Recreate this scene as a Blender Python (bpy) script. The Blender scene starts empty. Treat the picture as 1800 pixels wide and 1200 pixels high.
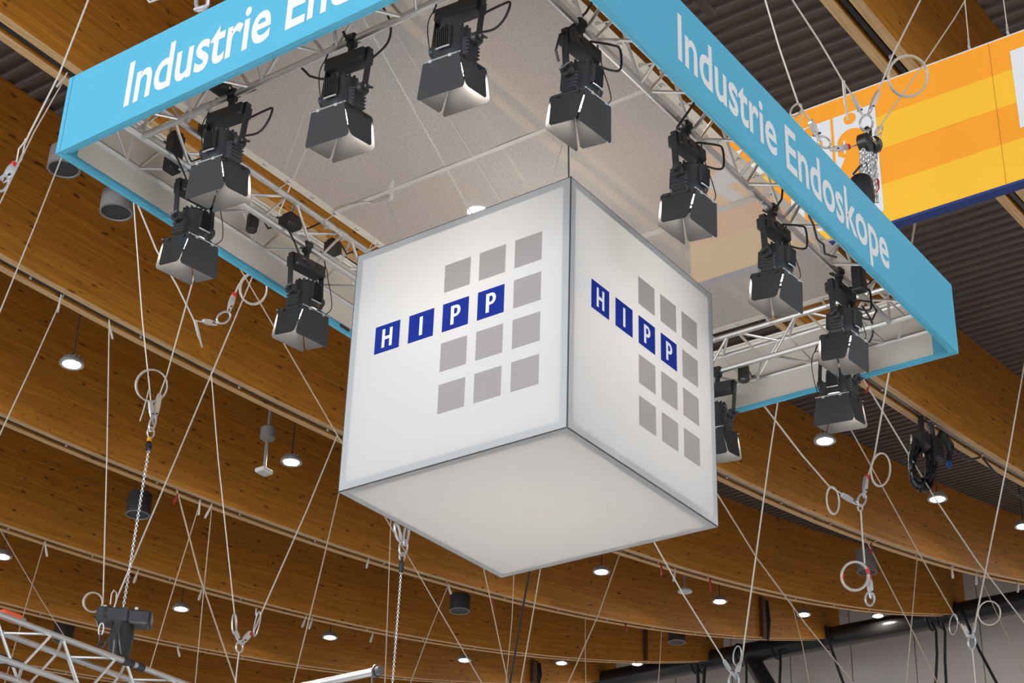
import bpy, bmesh, math, random
from mathutils import Vector, Matrix, Quaternion
random.seed(7)
S = bpy.context.scene
COL = S.collection
V = Vector
# ------------------------------------------------------------------ camera
YAW, PITCH, ROLL = 0.93085, 0.50099, 0.03311
CAM = V((-8.57107, -5.90239, -5.06103)); FPX = 3069.89
_f = V((math.sin(YAW)*math.cos(PITCH), math.cos(YAW)*math.cos(PITCH), math.sin(PITCH)))
_r0 = V((math.cos(YAW), -math.sin(YAW), 0)); _u0 = _r0.cross(_f)
RT = _r0*math.cos(ROLL)+_u0*math.sin(ROLL); UP = -_r0*math.sin(ROLL)+_u0*math.cos(ROLL); FW = _f
cd = bpy.data.cameras.new('camera'); cam = bpy.data.objects.new('camera', cd); COL.objects.link(cam)
cd.sensor_width = 36; cd.lens = FPX/1800*36; cd.clip_end = 500
cam.matrix_world = Matrix(((RT.x, UP.x, -FW.x, CAM.x), (RT.y, UP.y, -FW.y, CAM.y), (RT.z, UP.z, -FW.z, CAM.z), (0, 0, 0, 1)))
S.camera = cam
# ------------------------------------------------------------------ world, light, exposure
w = bpy.data.worlds.new('daylight'); S.world = w; w.use_nodes = True
w.node_tree.nodes['Background'].inputs[0].default_value = (0.86, 0.93, 1.0, 1)
w.node_tree.nodes['Background'].inputs[1].default_value = 0.8
def area(name, loc, target, sx, sy, power, col):
    l = bpy.data.lights.new(name, 'AREA'); l.shape = 'RECTANGLE'; l.size = sx; l.size_y = sy; l.energy = power; l.color = col
    o = bpy.data.objects.new(name, l); COL.objects.link(o); o.location = loc
    o.rotation_euler = (V(target)-V(loc)).to_track_quat('-Z', 'Y').to_euler(); return o
area('facade_daylight', (-60, 6, 1.5), (0, 2, 1.5), 52, 15, 24500, (0.89, 0.95, 1.0))
area('hall_fill_light', (-4, -34, 5), (0, 1, 1.5), 30, 10, 2700, (0.93, 0.97, 1.0))
S.view_settings.view_transform = 'Standard'; S.view_settings.look = 'None'
S.view_settings.exposure = 0.1; S.view_settings.gamma = 1.0; S.view_settings.use_curve_mapping = False
S.cycles.use_denoising = True
S.cycles.max_bounces = 8; S.cycles.diffuse_bounces = 4; S.cycles.transparent_max_bounces = 12; S.cycles.sample_clamp_indirect = 6
# ------------------------------------------------------------------ pixel helpers
def ray(px, py): return RT*((px-900)/FPX)-UP*((py-600)/FPX)+FW
def P(px, py, X=None, Y=None, Z=None, d=None):
    r = ray(px, py)
    if X is not None: t = (X-CAM.x)/r.x
    elif Y is not None: t = (Y-CAM.y)/r.y
    elif Z is not None: t = (Z-CAM.z)/r.z
    else: t = d/r.length
    return CAM+r*t
def pxsize(p): return (p-CAM).dot(FW)/FPX
U = 4.5; D0 = 2.484
def beamY(k): return CAM.y+(D0+k)*U
def zb(x):
    s = (x-CAM.x)/U
    return CAM.z+U*(3.2498-0.11705*s+0.018882*s*s)
def beamH(x): return 2.95-max(0, x-5)*0.032
def zt(x): return zb(x)+beamH(x)
# ------------------------------------------------------------------ materials
def lin(*c):
    return tuple(((v/255)/12.92 if v/255 <= .04045 else ((v/255+.055)/1.055)**2.4) for v in c)+(1,)
MATS = {}
def mat(name, col, rough=.6, metal=0., spec=.5, emit=None, es=0.):
    m = bpy.data.materials.new(name); m.use_nodes = True; b = m.node_tree.nodes['Principled BSDF']
    b.inputs['Base Color'].default_value = col; b.inputs['Roughness'].default_value = rough
    b.inputs['Metallic'].default_value = metal; b.inputs['Specular IOR Level'].default_value = spec
    if emit: b.inputs['Emission Color'].default_value = emit; b.inputs['Emission Strength'].default_value = es
    MATS[name] = m; return m
def noisy(m, scale, c1, c2, coord='Object', stretch=(1, 1, 1), detail=4, bump=0):
    nt = m.node_tree; b = nt.nodes['Principled BSDF']
    tc = nt.nodes.new('ShaderNodeTexCoord'); mp = nt.nodes.new('ShaderNodeMapping'); mp.inputs['Scale'].default_value = stretch
    n = nt.nodes.new('ShaderNodeTexNoise'); n.inputs['Scale'].default_value = scale; n.inputs['Detail'].default_value = detail
    r = nt.nodes.new('ShaderNodeMix'); r.data_type = 'RGBA'
    r.inputs[6].default_value = c1; r.inputs[7].default_value = c2
    L = nt.links.new
    L(tc.outputs[coord], mp.inputs[0]); L(mp.outputs[0], n.inputs[0]); L(n.outputs[0], r.inputs[0]); L(r.outputs[2], b.inputs['Base Color'])
    if bump:
        bp = nt.nodes.new('ShaderNodeBump'); bp.inputs['Strength'].default_value = bump; bp.inputs['Distance'].default_value = .01
        L(n.outputs[0], bp.inputs['Height']); L(bp.outputs[0], b.inputs['Normal'])
    return m
ALU = noisy(mat('aluminium', (.72, .71, .69, 1), .3, .78), 9, (.90, .89, .88, 1), (.76, .75, .74, 1))
STEEL = mat('galvanised_steel', (.74, .75, .76, 1), .32, .6)
ROPE = mat('rope_white', (.70, .65, .58, 1), .5, .15)
ROPED = mat('rope_tan', (.52, .42, .32, 1), .6, .1)
BLACK = noisy(mat('black_paint', (.015, .015, .016, 1), .4, 0, .5), 14, (.012, .012, .013, 1), (.024, .024, .026, 1))
BLACKL = noisy(mat('black_metal', (.026, .027, .03, 1), .34, .1, .6), 9, (.022, .023, .026, 1), (.036, .037, .041, 1))
LEAF = noisy(mat('leaf_paint', (.03, .031, .033, 1), .34, 0, .42), 12, (.026, .027, .029, 1), (.038, .039, .042, 1))
RUB = mat('black_rubber', (.012, .012, .013, 1), .5)
GREY = mat('grey_housing', lin(140, 137, 135), .55)
DGREY = mat('dark_grey_housing', lin(62, 60, 60), .6)
WHITEP = mat('white_plastic', (.78, .76, .73, 1), .5)
REDS = mat('red_strap', lin(158, 38, 28), .6)
REDP = mat('red_tape', lin(205, 45, 35), .5)
YEL = mat('yellow_tag', lin(225, 160, 40), .5)
BLUEP = mat('blue_plug', lin(30, 90, 170), .5)
LINER = noisy(mat('white_liner', lin(244, 238, 227), .8), 1.6, lin(246, 241, 231), lin(230, 224, 212))
TEAL = noisy(mat('teal_fabric', lin(90, 185, 218), .55, 0, .5), 2.0, lin(88, 184, 218), lin(94, 188, 220))
TEXT = mat('white_print', (.86, .86, .87, 1), .7, 0, .2)
ORG = mat('orange_print', lin(255, 164, 44), .6, 0, .3)
ORY = mat('amber_print', lin(255, 194, 52), .6, 0, .3)
NAVY = mat('navy_underside', lin(30, 52, 112), .6)
DECK = noisy(mat('roof_deck_steel', lin(116, 106, 100), .62, .1), .8, lin(122, 112, 106), lin(100, 91, 86))
TUBE = mat('dark_steel_tube', lin(52, 50, 51), .27, .3, .8)
FLOOR = noisy(mat('hall_floor', lin(190, 189, 188), .7), .4, lin(198, 197, 196), lin(180, 179, 178))
WALL = noisy(mat('wall_cladding', lin(250, 238, 230), .8), .5, lin(252, 240, 232), lin(240, 228, 219))
DIFF = mat('lamp_diffuser', (1, 1, 1, 1), .5, emit=(1.0, .93, .82, 1), es=200)
LENS = mat('spot_lens', (1, 1, 1, 1), .4, emit=(1.0, .88, .76, 1), es=62)
def wood(name, c1, c2, cm, knots=True):
    m = mat(name, c1, .62, 0, .35); nt = m.node_tree; b = nt.nodes['Principled BSDF']; L = nt.links.new
    uv = nt.nodes.new('ShaderNodeUVMap'); uv.uv_map = 'UVMap'
    br = nt.nodes.new('ShaderNodeTexBrick'); br.offset = .37
    for k, v in (('Scale', 1.0), ('Mortar Size', .0012), ('Brick Width', 2.3), ('Row Height', .05), ('Bias', 0.)): br.inputs[k].default_value = v
    br.inputs['Color1'].default_value = c1; br.inputs['Color2'].default_value = c2; br.inputs['Mortar'].default_value = cm
    L(uv.outputs[0], br.inputs[0])
    mp = nt.nodes.new('ShaderNodeMapping'); mp.inputs['Scale'].default_value = (.9, 16, 1); L(uv.outputs[0], mp.inputs[0])
    n = nt.nodes.new('ShaderNodeTexNoise'); n.inputs['Scale'].default_value = 1.6; n.inputs['Detail'].default_value = 5; L(mp.outputs[0], n.inputs[0])
    mx = nt.nodes.new('ShaderNodeMix'); mx.data_type = 'RGBA'; mx.blend_type = 'MULTIPLY'; mx.inputs[0].default_value = .55
    cr = nt.nodes.new('ShaderNodeValToRGB'); cr.color_ramp.elements[0].position = .3; cr.color_ramp.elements[0].color = (.55, .5, .45, 1); cr.color_ramp.elements[1].position = .7; cr.color_ramp.elements[1].color = (1.15, 1.12, 1.1, 1)
    L(n.outputs[0], cr.inputs[0]); L(br.outputs['Color'], mx.inputs[6]); L(cr.outputs[0], mx.inputs[7])
    out = mx.outputs[2]
    if knots:
        mp2 = nt.nodes.new('ShaderNodeMapping'); mp2.inputs['Scale'].default_value = (1, 2.6, 1); L(uv.outputs[0], mp2.inputs[0])
        wn = nt.nodes.new('ShaderNodeTexNoise'); wn.inputs['Scale'].default_value = 1.7; L(uv.outputs[0], wn.inputs[0])
        wm = nt.nodes.new('ShaderNodeMix'); wm.data_type = 'VECTOR'; wm.inputs[0].default_value = .35; L(mp2.outputs[0], wm.inputs[4]); L(wn.outputs['Color'], wm.inputs[5])
        for sc, thr, p0, p1, dk in ((1.9, .55, .045, .11, .3), (4.1, .72, .05, .13, .45)):
            vo = nt.nodes.new('ShaderNodeTexVoronoi'); vo.voronoi_dimensions = '2D'; vo.inputs['Scale'].default_value = sc; L(wm.outputs[1], vo.inputs[0])
            c2r = nt.nodes.new('ShaderNodeValToRGB'); c2r.color_ramp.elements[0].position = p0; c2r.color_ramp.elements[0].color = (dk, dk*.8, dk*.7, 1); c2r.color_ramp.elements[1].position = p1; c2r.color_ramp.elements[1].color = (1, 1, 1, 1)
            L(vo.outputs['Distance'], c2r.inputs[0])
            sel = nt.nodes.new('ShaderNodeSeparateColor'); L(vo.outputs['Color'], sel.inputs[0])
            gt = nt.nodes.new('ShaderNodeMath'); gt.operation = 'GREATER_THAN'; gt.inputs[1].default_value = thr; L(sel.outputs[0], gt.inputs[0])
            m2 = nt.nodes.new('ShaderNodeMix'); m2.data_type = 'RGBA'; m2.blend_type = 'MULTIPLY'; L(gt.outputs[0], m2.inputs[0]); L(out, m2.inputs[6]); L(c2r.outputs[0], m2.inputs[7]); out = m2.outputs[2]
    L(out, b.inputs['Base Color']); return m
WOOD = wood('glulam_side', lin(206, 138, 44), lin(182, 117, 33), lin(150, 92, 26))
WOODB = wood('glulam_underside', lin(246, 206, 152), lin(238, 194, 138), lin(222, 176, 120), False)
def fabric(name, col, tr=.5, rough=.8):
    m = bpy.data.materials.new(name); m.use_nodes = True; nt = m.node_tree; nt.nodes.clear(); L = nt.links.new
    o = nt.nodes.new('ShaderNodeOutputMaterial'); mx = nt.nodes.new('ShaderNodeMixShader'); mx.inputs[0].default_value = tr
    d = nt.nodes.new('ShaderNodeBsdfDiffuse'); t = nt.nodes.new('ShaderNodeBsdfTranslucent')
    tc = nt.nodes.new('ShaderNodeTexCoord'); n = nt.nodes.new('ShaderNodeTexNoise'); n.inputs['Scale'].default_value = 2.5
    r = nt.nodes.new('ShaderNodeMix'); r.data_type = 'RGBA'; r.inputs[6].default_value = col; r.inputs[7].default_value = tuple(c*.97 for c in col[:3])+(1,)
    L(tc.outputs['Object'], n.inputs[0]); L(n.outputs[0], r.inputs[0]); L(r.outputs[2], d.inputs[0]); L(r.outputs[2], t.inputs[0])
    L(d.outputs[0], mx.inputs[1]); L(t.outputs[0], mx.inputs[2]); L(mx.outputs[0], o.inputs[0]); MATS[name] = m; return m
CUBEF = fabric('stretched_white_fabric', (.785, .785, .785, 1), .42)
PGREY = fabric('grey_print', lin(190, 184, 182), .38)
PWHITE = fabric('white_letter_print', (.97, .97, .97, 1), .05)
PBLUE = fabric('blue_print', lin(40, 58, 150), .15)
def meshmat():
    m = bpy.data.materials.new('grey_mesh_fabric'); m.use_nodes = True; nt = m.node_tree; nt.nodes.clear(); L = nt.links.new
    o = nt.nodes.new('ShaderNodeOutputMaterial'); mx = nt.nodes.new('ShaderNodeMixShader'); d = nt.nodes.new('ShaderNodeBsdfDiffuse'); t = nt.nodes.new('ShaderNodeBsdfTranslucent'); a = nt.nodes.new('ShaderNodeBsdfTransparent')
    m2 = nt.nodes.new('ShaderNodeMixShader'); m2.inputs[0].default_value = .35
    tc = nt.nodes.new('ShaderNodeTexCoord'); n = nt.nodes.new('ShaderNodeTexNoise'); n.inputs['Scale'].default_value = 70; n.inputs['Detail'].default_value = 3
    r = nt.nodes.new('ShaderNodeMix'); r.data_type = 'RGBA'; r.inputs[6].default_value = lin(222, 221, 220); r.inputs[7].default_value = lin(255, 254, 253)
    cr = nt.nodes.new('ShaderNodeMapRange'); cr.inputs[1].default_value = .35; cr.inputs[2].default_value = .65; cr.inputs[3].default_value = .7; cr.inputs[4].default_value = .84
    L(tc.outputs['Object'], n.inputs[0]); L(n.outputs[0], r.inputs[0]); L(r.outputs[2], d.inputs[0]); L(r.outputs[2], t.inputs[0])
    L(n.outputs[0], cr.inputs[0]); L(cr.outputs[0], mx.inputs[0])
    L(d.outputs[0], m2.inputs[1]); L(t.outputs[0], m2.inputs[2]); L(a.outputs[0], mx.inputs[1]); L(m2.outputs[0], mx.inputs[2]); L(mx.outputs[0], o.inputs[0]); return m
MESHF = meshmat()
# ------------------------------------------------------------------ mesh builder
class MB:
    def __init__(s): s.v = []; s.f = []; s.m = []; s.cur = 0; s.uv = {}
    def add(s, vs, fs):
        b = len(s.v); s.v += [V(x) for x in vs]; s.f += [tuple(i+b for i in f) for f in fs]; s.m += [s.cur]*len(fs); return s
    def box(s, c, size, R=None):
        hx, hy, hz = size[0]/2, size[1]/2, size[2]/2
        vs = [V((x, y, z)) for x in (-hx, hx) for y in (-hy, hy) for z in (-hz, hz)]
        if R is not None: vs = [R @ q for q in vs]
        c = V(c)
        return s.add([q+c for q in vs], [(0, 1, 3, 2), (4, 6, 7, 5), (0, 4, 5, 1), (2, 3, 7, 6), (0, 2, 6, 4), (1, 5, 7, 3)])
    def bevbox(s, c, size, b):
        hx, hy, hz = size[0]/2, size[1]/2, size[2]/2; c = V(c)
        ring = [(-hx+b, -hy), (hx-b, -hy), (hx, -hy+b), (hx, hy-b), (hx-b, hy), (-hx+b, hy), (-hx, hy-b), (-hx, -hy+b)]
        rs = [[V((x*k, y*k2, z))+c for x, y in ring] for z, k, k2 in ((-hz, 1-b/hx, 1-b/hy), (-hz+b, 1, 1), (hz-b, 1, 1), (hz, 1-b/hx, 1-b/hy))]
        return s.loft(rs)
    def loft(s, rings, caps=True, closed=False):
        n = len(rings[0]); vs = [q for r in rings for q in r]; fs = []
        m = len(rings)
        for i in range(m if closed else m-1):
            j = (i+1) % m
            for k in range(n): fs.append((i*n+k, i*n+(k+1) % n, j*n+(k+1) % n, j*n+k))
        if caps and not closed: fs += [tuple(range(n))[::-1], tuple((m-1)*n+k for k in range(n))]
        return s.add(vs, fs)
    def tube(s, pts, r, n=6, closed=False, caps=True):
        pts = [V(p) for p in pts]; m = len(pts); rings = []; nrm = None
        for i in range(m):
            a = pts[(i-1) % m] if (closed or i > 0) else pts[i]; b = pts[(i+1) % m] if (closed or i < m-1) else pts[i]
            t = (b-a).normalized() if (b-a).length > 1e-9 else V((0, 0, 1))
            if nrm is None: nrm = t.orthogonal().normalized()
            nrm = (nrm-t*nrm.dot(t)); nrm = nrm.normalized() if nrm.length > 1e-6 else t.orthogonal().normalized()
            bn = t.cross(nrm); rr = r[i] if isinstance(r, (list, tuple)) else r
            rings.append([pts[i]+(nrm*math.cos(2*math.pi*k/n)+bn*math.sin(2*math.pi*k/n))*rr for k in range(n)])
        return s.loft(rings, caps, closed)
    def lathe(s, prof, n=24, M=None, caps=True):
        rings = []
        for r, z in prof:
            q = [V((r*math.cos(2*math.pi*k/n), r*math.sin(2*math.pi*k/n), z)) for k in range(n)]
            rings.append([M @ x for x in q] if M else q)
        return s.loft(rings, caps)
    def prism(s, poly, o, ax, ay, az, h):
        o, ax, ay, az = V(o), V(ax), V(ay), V(az)
        a = [o+ax*x+ay*y for x, y in poly]
        return s.loft([a, [q+az*h for q in a]])
def obj(name, mb, mats, parent=None, smooth=False, org=None, uvs=None):
    me = bpy.data.meshes.new(name)
    o3 = org if org is not None else (V(parent['org']) if parent is not None and 'org' in parent else V((0, 0, 0)))
    me.from_pydata([tuple(q-o3) for q in mb.v], [], mb.f)
    for x in (mats if isinstance(mats, list) else [mats]): me.materials.append(x)
    if any(mb.m): me.polygons.foreach_set('material_index', mb.m)
    if smooth:
        me.polygons.foreach_set('use_smooth', [True]*len(mb.f))
        try: me.set_sharp_from_angle(angle=math.radians(40))
        except Exception: pass
    if uvs:
        ul = me.uv_layers.new(name='UVMap')
        for lp in me.loops: ul.data[lp.index].uv = uvs[lp.vertex_index]
    me.update()
    bm = bmesh.new(); bm.from_mesh(me); bmesh.ops.recalc_face_normals(bm, faces=bm.faces); bm.to_mesh(me); bm.free()
    o = bpy.data.objects.new(name, me); COL.objects.link(o)
    if parent is not None:
        o.parent = parent; o['org'] = list(o3)
    else:
        o['org'] = list(o3)
        if org is not None: o.location = o3
    return o
def inst(src, name, parent, M):
    o = bpy.data.objects.new(name, src); COL.objects.link(o); o.parent = parent; o.matrix_basis = M; return o
def thing(name, label, cat, loc=(0, 0, 0), group=None):
    o = bpy.data.objects.new(name, None); COL.objects.link(o); o.location = loc; o['org'] = list(loc); o.empty_display_size = .1
    o['label'] = label; o['category'] = cat
    if group: o['group'] = group
    return o
def tag(o, label, cat, group=None):
    o['label'] = label; o['category'] = cat
    if group: o['group'] = group
    return o
def struct(name, mb, m, label=None, **k):
    o = obj(name, mb, m, **k); o['kind'] = 'structure'
    if label: o['label'] = label
    return o
def zrot(d): 
    z = V(d).normalized(); return V((0, 0, 1)).rotation_difference(z).to_matrix().to_4x4()
CYL = {}
def rodmesh(r, L, m, n=8):
    key = (round(r, 4), round(L, 3), m.name)
    if key not in CYL:
        b = MB(); b.tube([(0, 0, 0), (0, 0, L)], r, n); o = obj('rod', b, m, smooth=True); CYL[key] = o.data; bpy.data.objects.remove(o)
    return CYL[key]
def rod(name, parent, a, b, r, m):
    a, b = V(a), V(b); o3 = V(parent['org'])
    return inst(rodmesh(r, (b-a).length, m), name, parent, Matrix.Translation(a-o3) @ zrot(b-a))

# ================================================================== THE HALL
FZ = -6.77
struct('floor', MB().box((5, 15, FZ-.1), (110, 120, .2)), FLOOR)
# corrugated roof deck, one sheet field per bay
xs = []; x = -26.0
while x < 46.5:
    xs += [(x, 0), (x+.09, 0), (x+.13, .09), (x+.24, .09)]; x += .28
db = MB(); n = len(xs)
for y in (0, U): db.v += [V((a, y, zt(a)+h)) for a, h in xs]
db.f = [(i, i+1, n+i+1, n+i) for i in range(n-1)]; db.m = [0]*(n-1)
deck0 = None
ceil_b = MB(); seg = [(-26+72.5*i/30) for i in range(31)]
ceil_b.v = [V((a, yy, zt(a)+.35)) for yy in (beamY(-5), beamY(10)) for a in seg]
ceil_b.f = [(i, i+1, 31+i+1, 31+i) for i in range(30)]; ceil_b.m = [0]*30
ceil = struct('ceiling', ceil_b, DECK)
for k in range(-5, 10):
    if deck0 is None:
        deck0 = obj('deck_sheet', db, DECK, ceil); dm = deck0.data
        deck0.location = (0, beamY(k), 0)
    else: inst(dm, 'deck_sheet', ceil, Matrix.Translation((0, beamY(k), 0)))
# end wall with panels
wl = struct('wall_right', MB().box((46.6, 20, 6), (.3, 110, 26)), WALL)
pm = None
for i in range(16):
    y = -8+2.4*i
    if pm is None:
        pb = MB(); pb.bevbox((0, 0, 0), (.08, 2.36, 24), .02); o = obj('wall_panel', pb, WALL, wl); pm = o.data; o.location = (46.4, y, 6)
    else: inst(pm, 'wall_panel', wl, Matrix.Translation((46.4, y, 6)))
# glulam beams
SEG = 90; BX = [-26+69.5*i/SEG for i in range(SEG+1)]
arc = [0.]
for i in range(SEG): arc.append(arc[-1]+math.hypot(BX[i+1]-BX[i], zb(BX[i+1])-zb(BX[i])))
def timber(y0, y1):
    b = MB(); uv = []
    for i, xx in enumerate(BX):
        a, t = zb(xx), zt(xx)+.02
        for (yy, zz, v) in ((y0, a, 0), (y0, t, t-a), (y1, t, t-a), (y1, a, 0), (y0, a, .013), (y1, a, .153)):
            b.v.append(V((xx, yy, zz))); uv.append((arc[i], v))
    for i in range(SEG):
        p, q = i*6, i*6+6
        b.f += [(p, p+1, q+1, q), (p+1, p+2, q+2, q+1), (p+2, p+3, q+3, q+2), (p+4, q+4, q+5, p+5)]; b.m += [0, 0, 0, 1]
    e = SEG*6
    b.f += [(e, e+1, e+2, e+3), (0, 3, 2, 1)]; b.m += [0, 0]
    return b, uv
TB = [timber(-.16, -.02), timber(.13, .27)]
def curvebar(y0, y1, h0, h1):
    b = MB(); b.loft([[V((xx, y0, zb(xx)+h0)), V((xx, y1, zb(xx)+h0)), V((xx, y1, zb(xx)+h1)), V((xx, y0, zb(xx)+h1))] for xx in BX]); return b
BLAB = {-2: 'brown glulam roof beam just beyond the top right corner', -1: 'brown glulam roof beam crossing the upper right corner behind the orange sign',
 0: 'brown glulam roof beam carrying the black cable bundle', 1: 'brown glulam roof beam ending at the upper left corner above the white bridle',
 2: 'long brown glulam roof beam running from the left edge behind the cube bottom', 3: 'brown glulam roof beam directly below the left round pendant lamp',
 4: 'brown glulam roof beam passing above the black hoist motor', 5: 'brown glulam roof beam passing behind the black hoist motor',
 6: 'brown glulam roof beam low at the bottom left edge', 7: 'farthest visible brown glulam roof beam at bottom', 8: 'hindmost brown glulam roof beam in the stack'}
BEAM = {}; bparts = {}
for k in range(-3, 8):
    t = thing('roof_beam', BLAB.get(k, 'brown glulam roof beam overhead, in front of all the others'), 'beam', (0, beamY(k), 0), 'parallel glulam roof beams'); BEAM[k] = t
    z0 = V((0, 0, 0))
    if not bparts:
        t['org'] = [0, 0, 0]
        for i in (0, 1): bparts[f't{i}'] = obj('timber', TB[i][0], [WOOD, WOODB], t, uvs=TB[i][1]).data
        bparts['rail'] = obj('rail', curvebar(.015, .085, .03, .12), TUBE, t).data
        bparts['filler'] = obj('filler_board', curvebar(-.02, .13, .3, .36), WOOD, t, uvs=None).data
        sb = MB(); sb.lathe([(.022, -.02), (.022, .03)], 8); bparts['bolt'] = obj('bolt', sb, STEEL, t, org=z0).data
        bparts['bolt_o'] = [o for o in t.children if o.name.startswith('bolt')][0]; bpy.data.objects.remove(bparts.pop('bolt_o'))
        t['org'] = list(t.location)
    else:
        for nm in ('t0', 't1'): inst(bparts[nm], 'timber', t, Matrix())
        inst(bparts['rail'], 'rail', t, Matrix()); inst(bparts['filler'], 'filler_board', t, Matrix())
    for i in range(18):
        xx = 1.2+2.35*i
        inst(bparts['bolt'], 'bolt', t, Matrix.Translation((xx, .05, zb(xx)+.015)))
# strap ends hanging from the rails
def strap(k, px, py, px2, py2, m, wpx=5):
    a = P(px, py, Y=beamY(k)+.05); b = P(px2, py2, Y=beamY(k)+.05)
    a.z = min(a.z, zb(a.x)+.05)
    r = wpx*pxsize(a)/2; c = MB(); c.tube([a+V((0, 0, .05)), a*.8+b*.2, a*.3+b*.7, b], [r*.5, r*.7, r, r*.8], 6)
    o = obj('strap_end', c, m, BEAM[k])
    if m is REDS: o['label'] = 'red strap end'
for a in [(1, 117, 133, 100, 152, ROPE), (2, 107, 522, 101, 549, ROPE), (2, 191, 568, 198, 596, ROPE), (3, 351, 882, 349, 905, ROPE), (3, 372, 888, 360, 910, ROPE), (3, 313, 867, 305, 885, REDS),
          (4, 79, 955, 83, 978, ROPE), (4, 243, 1003, 235, 1024, ROPE), (4, 355, 1037, 349, 1054, ROPE), (5, 312, 1137, 316, 1154, ROPE), (3, 648, 983, 644, 998, ROPE), (3, 788, 1030, 793, 1044, ROPE),
          (4, 656, 1113, 651, 1128, ROPE), (4, 538, 1085, 531, 1102, ROPE), (4, 549, 1088, 543, 1105, ROPE), (2, 1162, 993, 1164, 1011, REDS), (2, 1187, 1002, 1184, 1021, ROPE), (1, 1532, 957, 1531, 973, REDS), (1, 1673, 998, 1675, 1016, ROPE), (1, 1716, 1006, 1716, 1027, ROPE), (0, 1527, 676, 1523, 690, REDS), (3, 866, 1055, 866, 1068, REDS), (3, 1100, 1098, 1100, 1110, REDS), (2, 1248, 1018, 1250, 1040, REDS), (1, 1790, 1022, 1789, 1040, ROPE), (4, 450, 1072, 451, 1082, ROPE)]: strap(*a)
# brown steel stiffener plates with black cables on the beam sides
for k, px, y0, y1 in [(3, 1341, 1050, 1118), (4, 1136, 1106, 1160), (5, 940, 1160, 1200)]:
    a = P(px, y0, Y=beamY(k)-.25); b = P(px, y1, Y=beamY(k)-.25); h = a.z-b.z
    q = MB(); q.box((a.x, beamY(k)-.22, (a.z+b.z)/2), (.22 if k != 4 else .1, .12, h)); obj('stiffener_post', q, mat('rust_brown_%d' % k, lin(92, 52, 32), .7), BEAM[k])
    if k != 4:
        c = MB()
        for dx in (.2, .3, .36): c.tube([(a.x+dx, beamY(k)-.22, a.z), (a.x+dx+.06, beamY(k)-.24, a.z*.5+b.z*.5), (a.x+dx-.05, beamY(k)-.22, b.z)], .03, 6)
        obj('cable_run', c, RUB, BEAM[k])
# big steel tube at the wall
TX = 42.75; tc = P(1500, 1113, X=TX); TR = .36
tb = thing('steel_tube', 'thick dark steel tube running along the end wall under the beam ends', 'tube', (TX, 20, tc.z))
q = MB(); q.tube([(TX, y, tc.z) for y in (-6, 10, 20, 30, 44, 60)], TR, 24); obj('pipe', q, TUBE, tb, smooth=True)
for k in range(-2, 8):
    q = MB(); q.box((TX-.36, beamY(k)+.055, tc.z+.12), (.3, .24, .5)); obj('steel_bracket', q, TUBE, tb)
for px in (1300, 1365, 1452, 1640, 1658, 1690, 1222, 1232):
    y = P(px, 1140, X=TX).y; q = MB(); q.tube([(TX+math.cos(a)*(TR+.02), y, tc.z+math.sin(a)*(TR+.02)) for a in [i*math.pi/8 for i in range(16)]], .035, 6, True); obj('strap_band', q, RUB, tb)
a = P(1322, 1160, X=TX); b = P(1400, 1290, X=TX); q = MB(); q.tube([a, b], .3, 16)
tag(obj('diagonal_strut', q, TUBE, smooth=True, org=a), 'dark diagonal steel strut below the tube at bottom right', 'strut')
for lab, pts, wp in [('pair of black cables, left one hanging straight from the steel tube', [(1637, 1095), (1645, 1108), (1647, 1150), (1644, 1215)], 5), ('black cable beside it hanging from the tube toward the bottom edge', [(1655, 1092), (1661, 1110), (1661, 1160), (1664, 1215)], 5),
        ('black cable slanting down right from the tube behind the right shackle', [(1684, 1060), (1700, 1095), (1720, 1140), (1765, 1225)], 5), ('black cable slanting down from the tube beside the bright reflection', [(1452, 1100), (1462, 1140), (1475, 1180), (1490, 1220)], 5),
        ('black cable hanging straight below the tube right of the strut', [(1371, 1140), (1372, 1165), (1370, 1215)], 5), ('black cable hanging between bridle ring and strut at bottom right', [(1312, 1160), (1312, 1215)], 4), ('black cable hanging at the left end of the steel tube', [(1226, 1175), (1228, 1215)], 6), ('black cable drooping left of the small bridle ring', [(1239, 1170), (1236, 1215)], 6)]:
    pp = [P(x, y, X=TX-TR-.05) for x, y in pts]; q = MB(); q.tube(pp, wp*pxsize(pp[0])/2, 6); tag(obj('hanging_cable', q, RUB, org=pp[0]), lab, 'cable', 'cables on the steel tube')

# ================================================================== PENDANT LAMPS, SPEAKERS, ROOF BITS
def lamp(px, py, k, label, at=None):
    c = P(px, py, Y=beamY(k)+U/2) if at is None else V(at); top = zt(c.x)-c.z
    t = thing('pendant_lamp', label, 'lamp', c, 'round high bay lamps under the roof')
    if 'lamp' not in bparts:
        z = V((0, 0, 0)); D = {}
        def mk(nm, b, m, sm=True):
            o = obj(nm, b, m, smooth=sm, org=None); D[nm] = o.data; bpy.data.objects.remove(o)
        mk('rim', MB().lathe([(.152, .0), (.158, -.008), (.212, -.014), (.222, .01), (.205, .05), (.17, .06)], 28), GREY)
        mk('diffuser', MB().lathe([(.012, -.012), (.152, -.008), (.152, .004)], 28), DIFF)
        mk('center_cap', MB().lathe([(.016, -.02), (.016, -.01)], 10), DGREY)
        b = MB(); b.lathe([(.17, .06), (.15, .11), (.09, .14), (.05, .15)], 16)
        for i in range(12):
            a = i*math.pi/6; b.box((math.cos(a)*.14, math.sin(a)*.14, .1), (.06, .012, .07), Matrix.Rotation(a, 3, 'Z'))
        mk('housing', b, GREY)
        mk('hook', MB().tube([(0, 0, .15), (.03, 0, .19), (0, 0, .23), (-.02, 0, .2)], .012, 6), DGREY)
        bparts['lamp'] = D
    for nm, d in bparts['lamp'].items(): inst(d, nm, t, Matrix())
    rod('cord', t, c+V((0, 0, .2)), c+V((0, 0, top+.12)), .014, DGREY)
    return t
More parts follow.
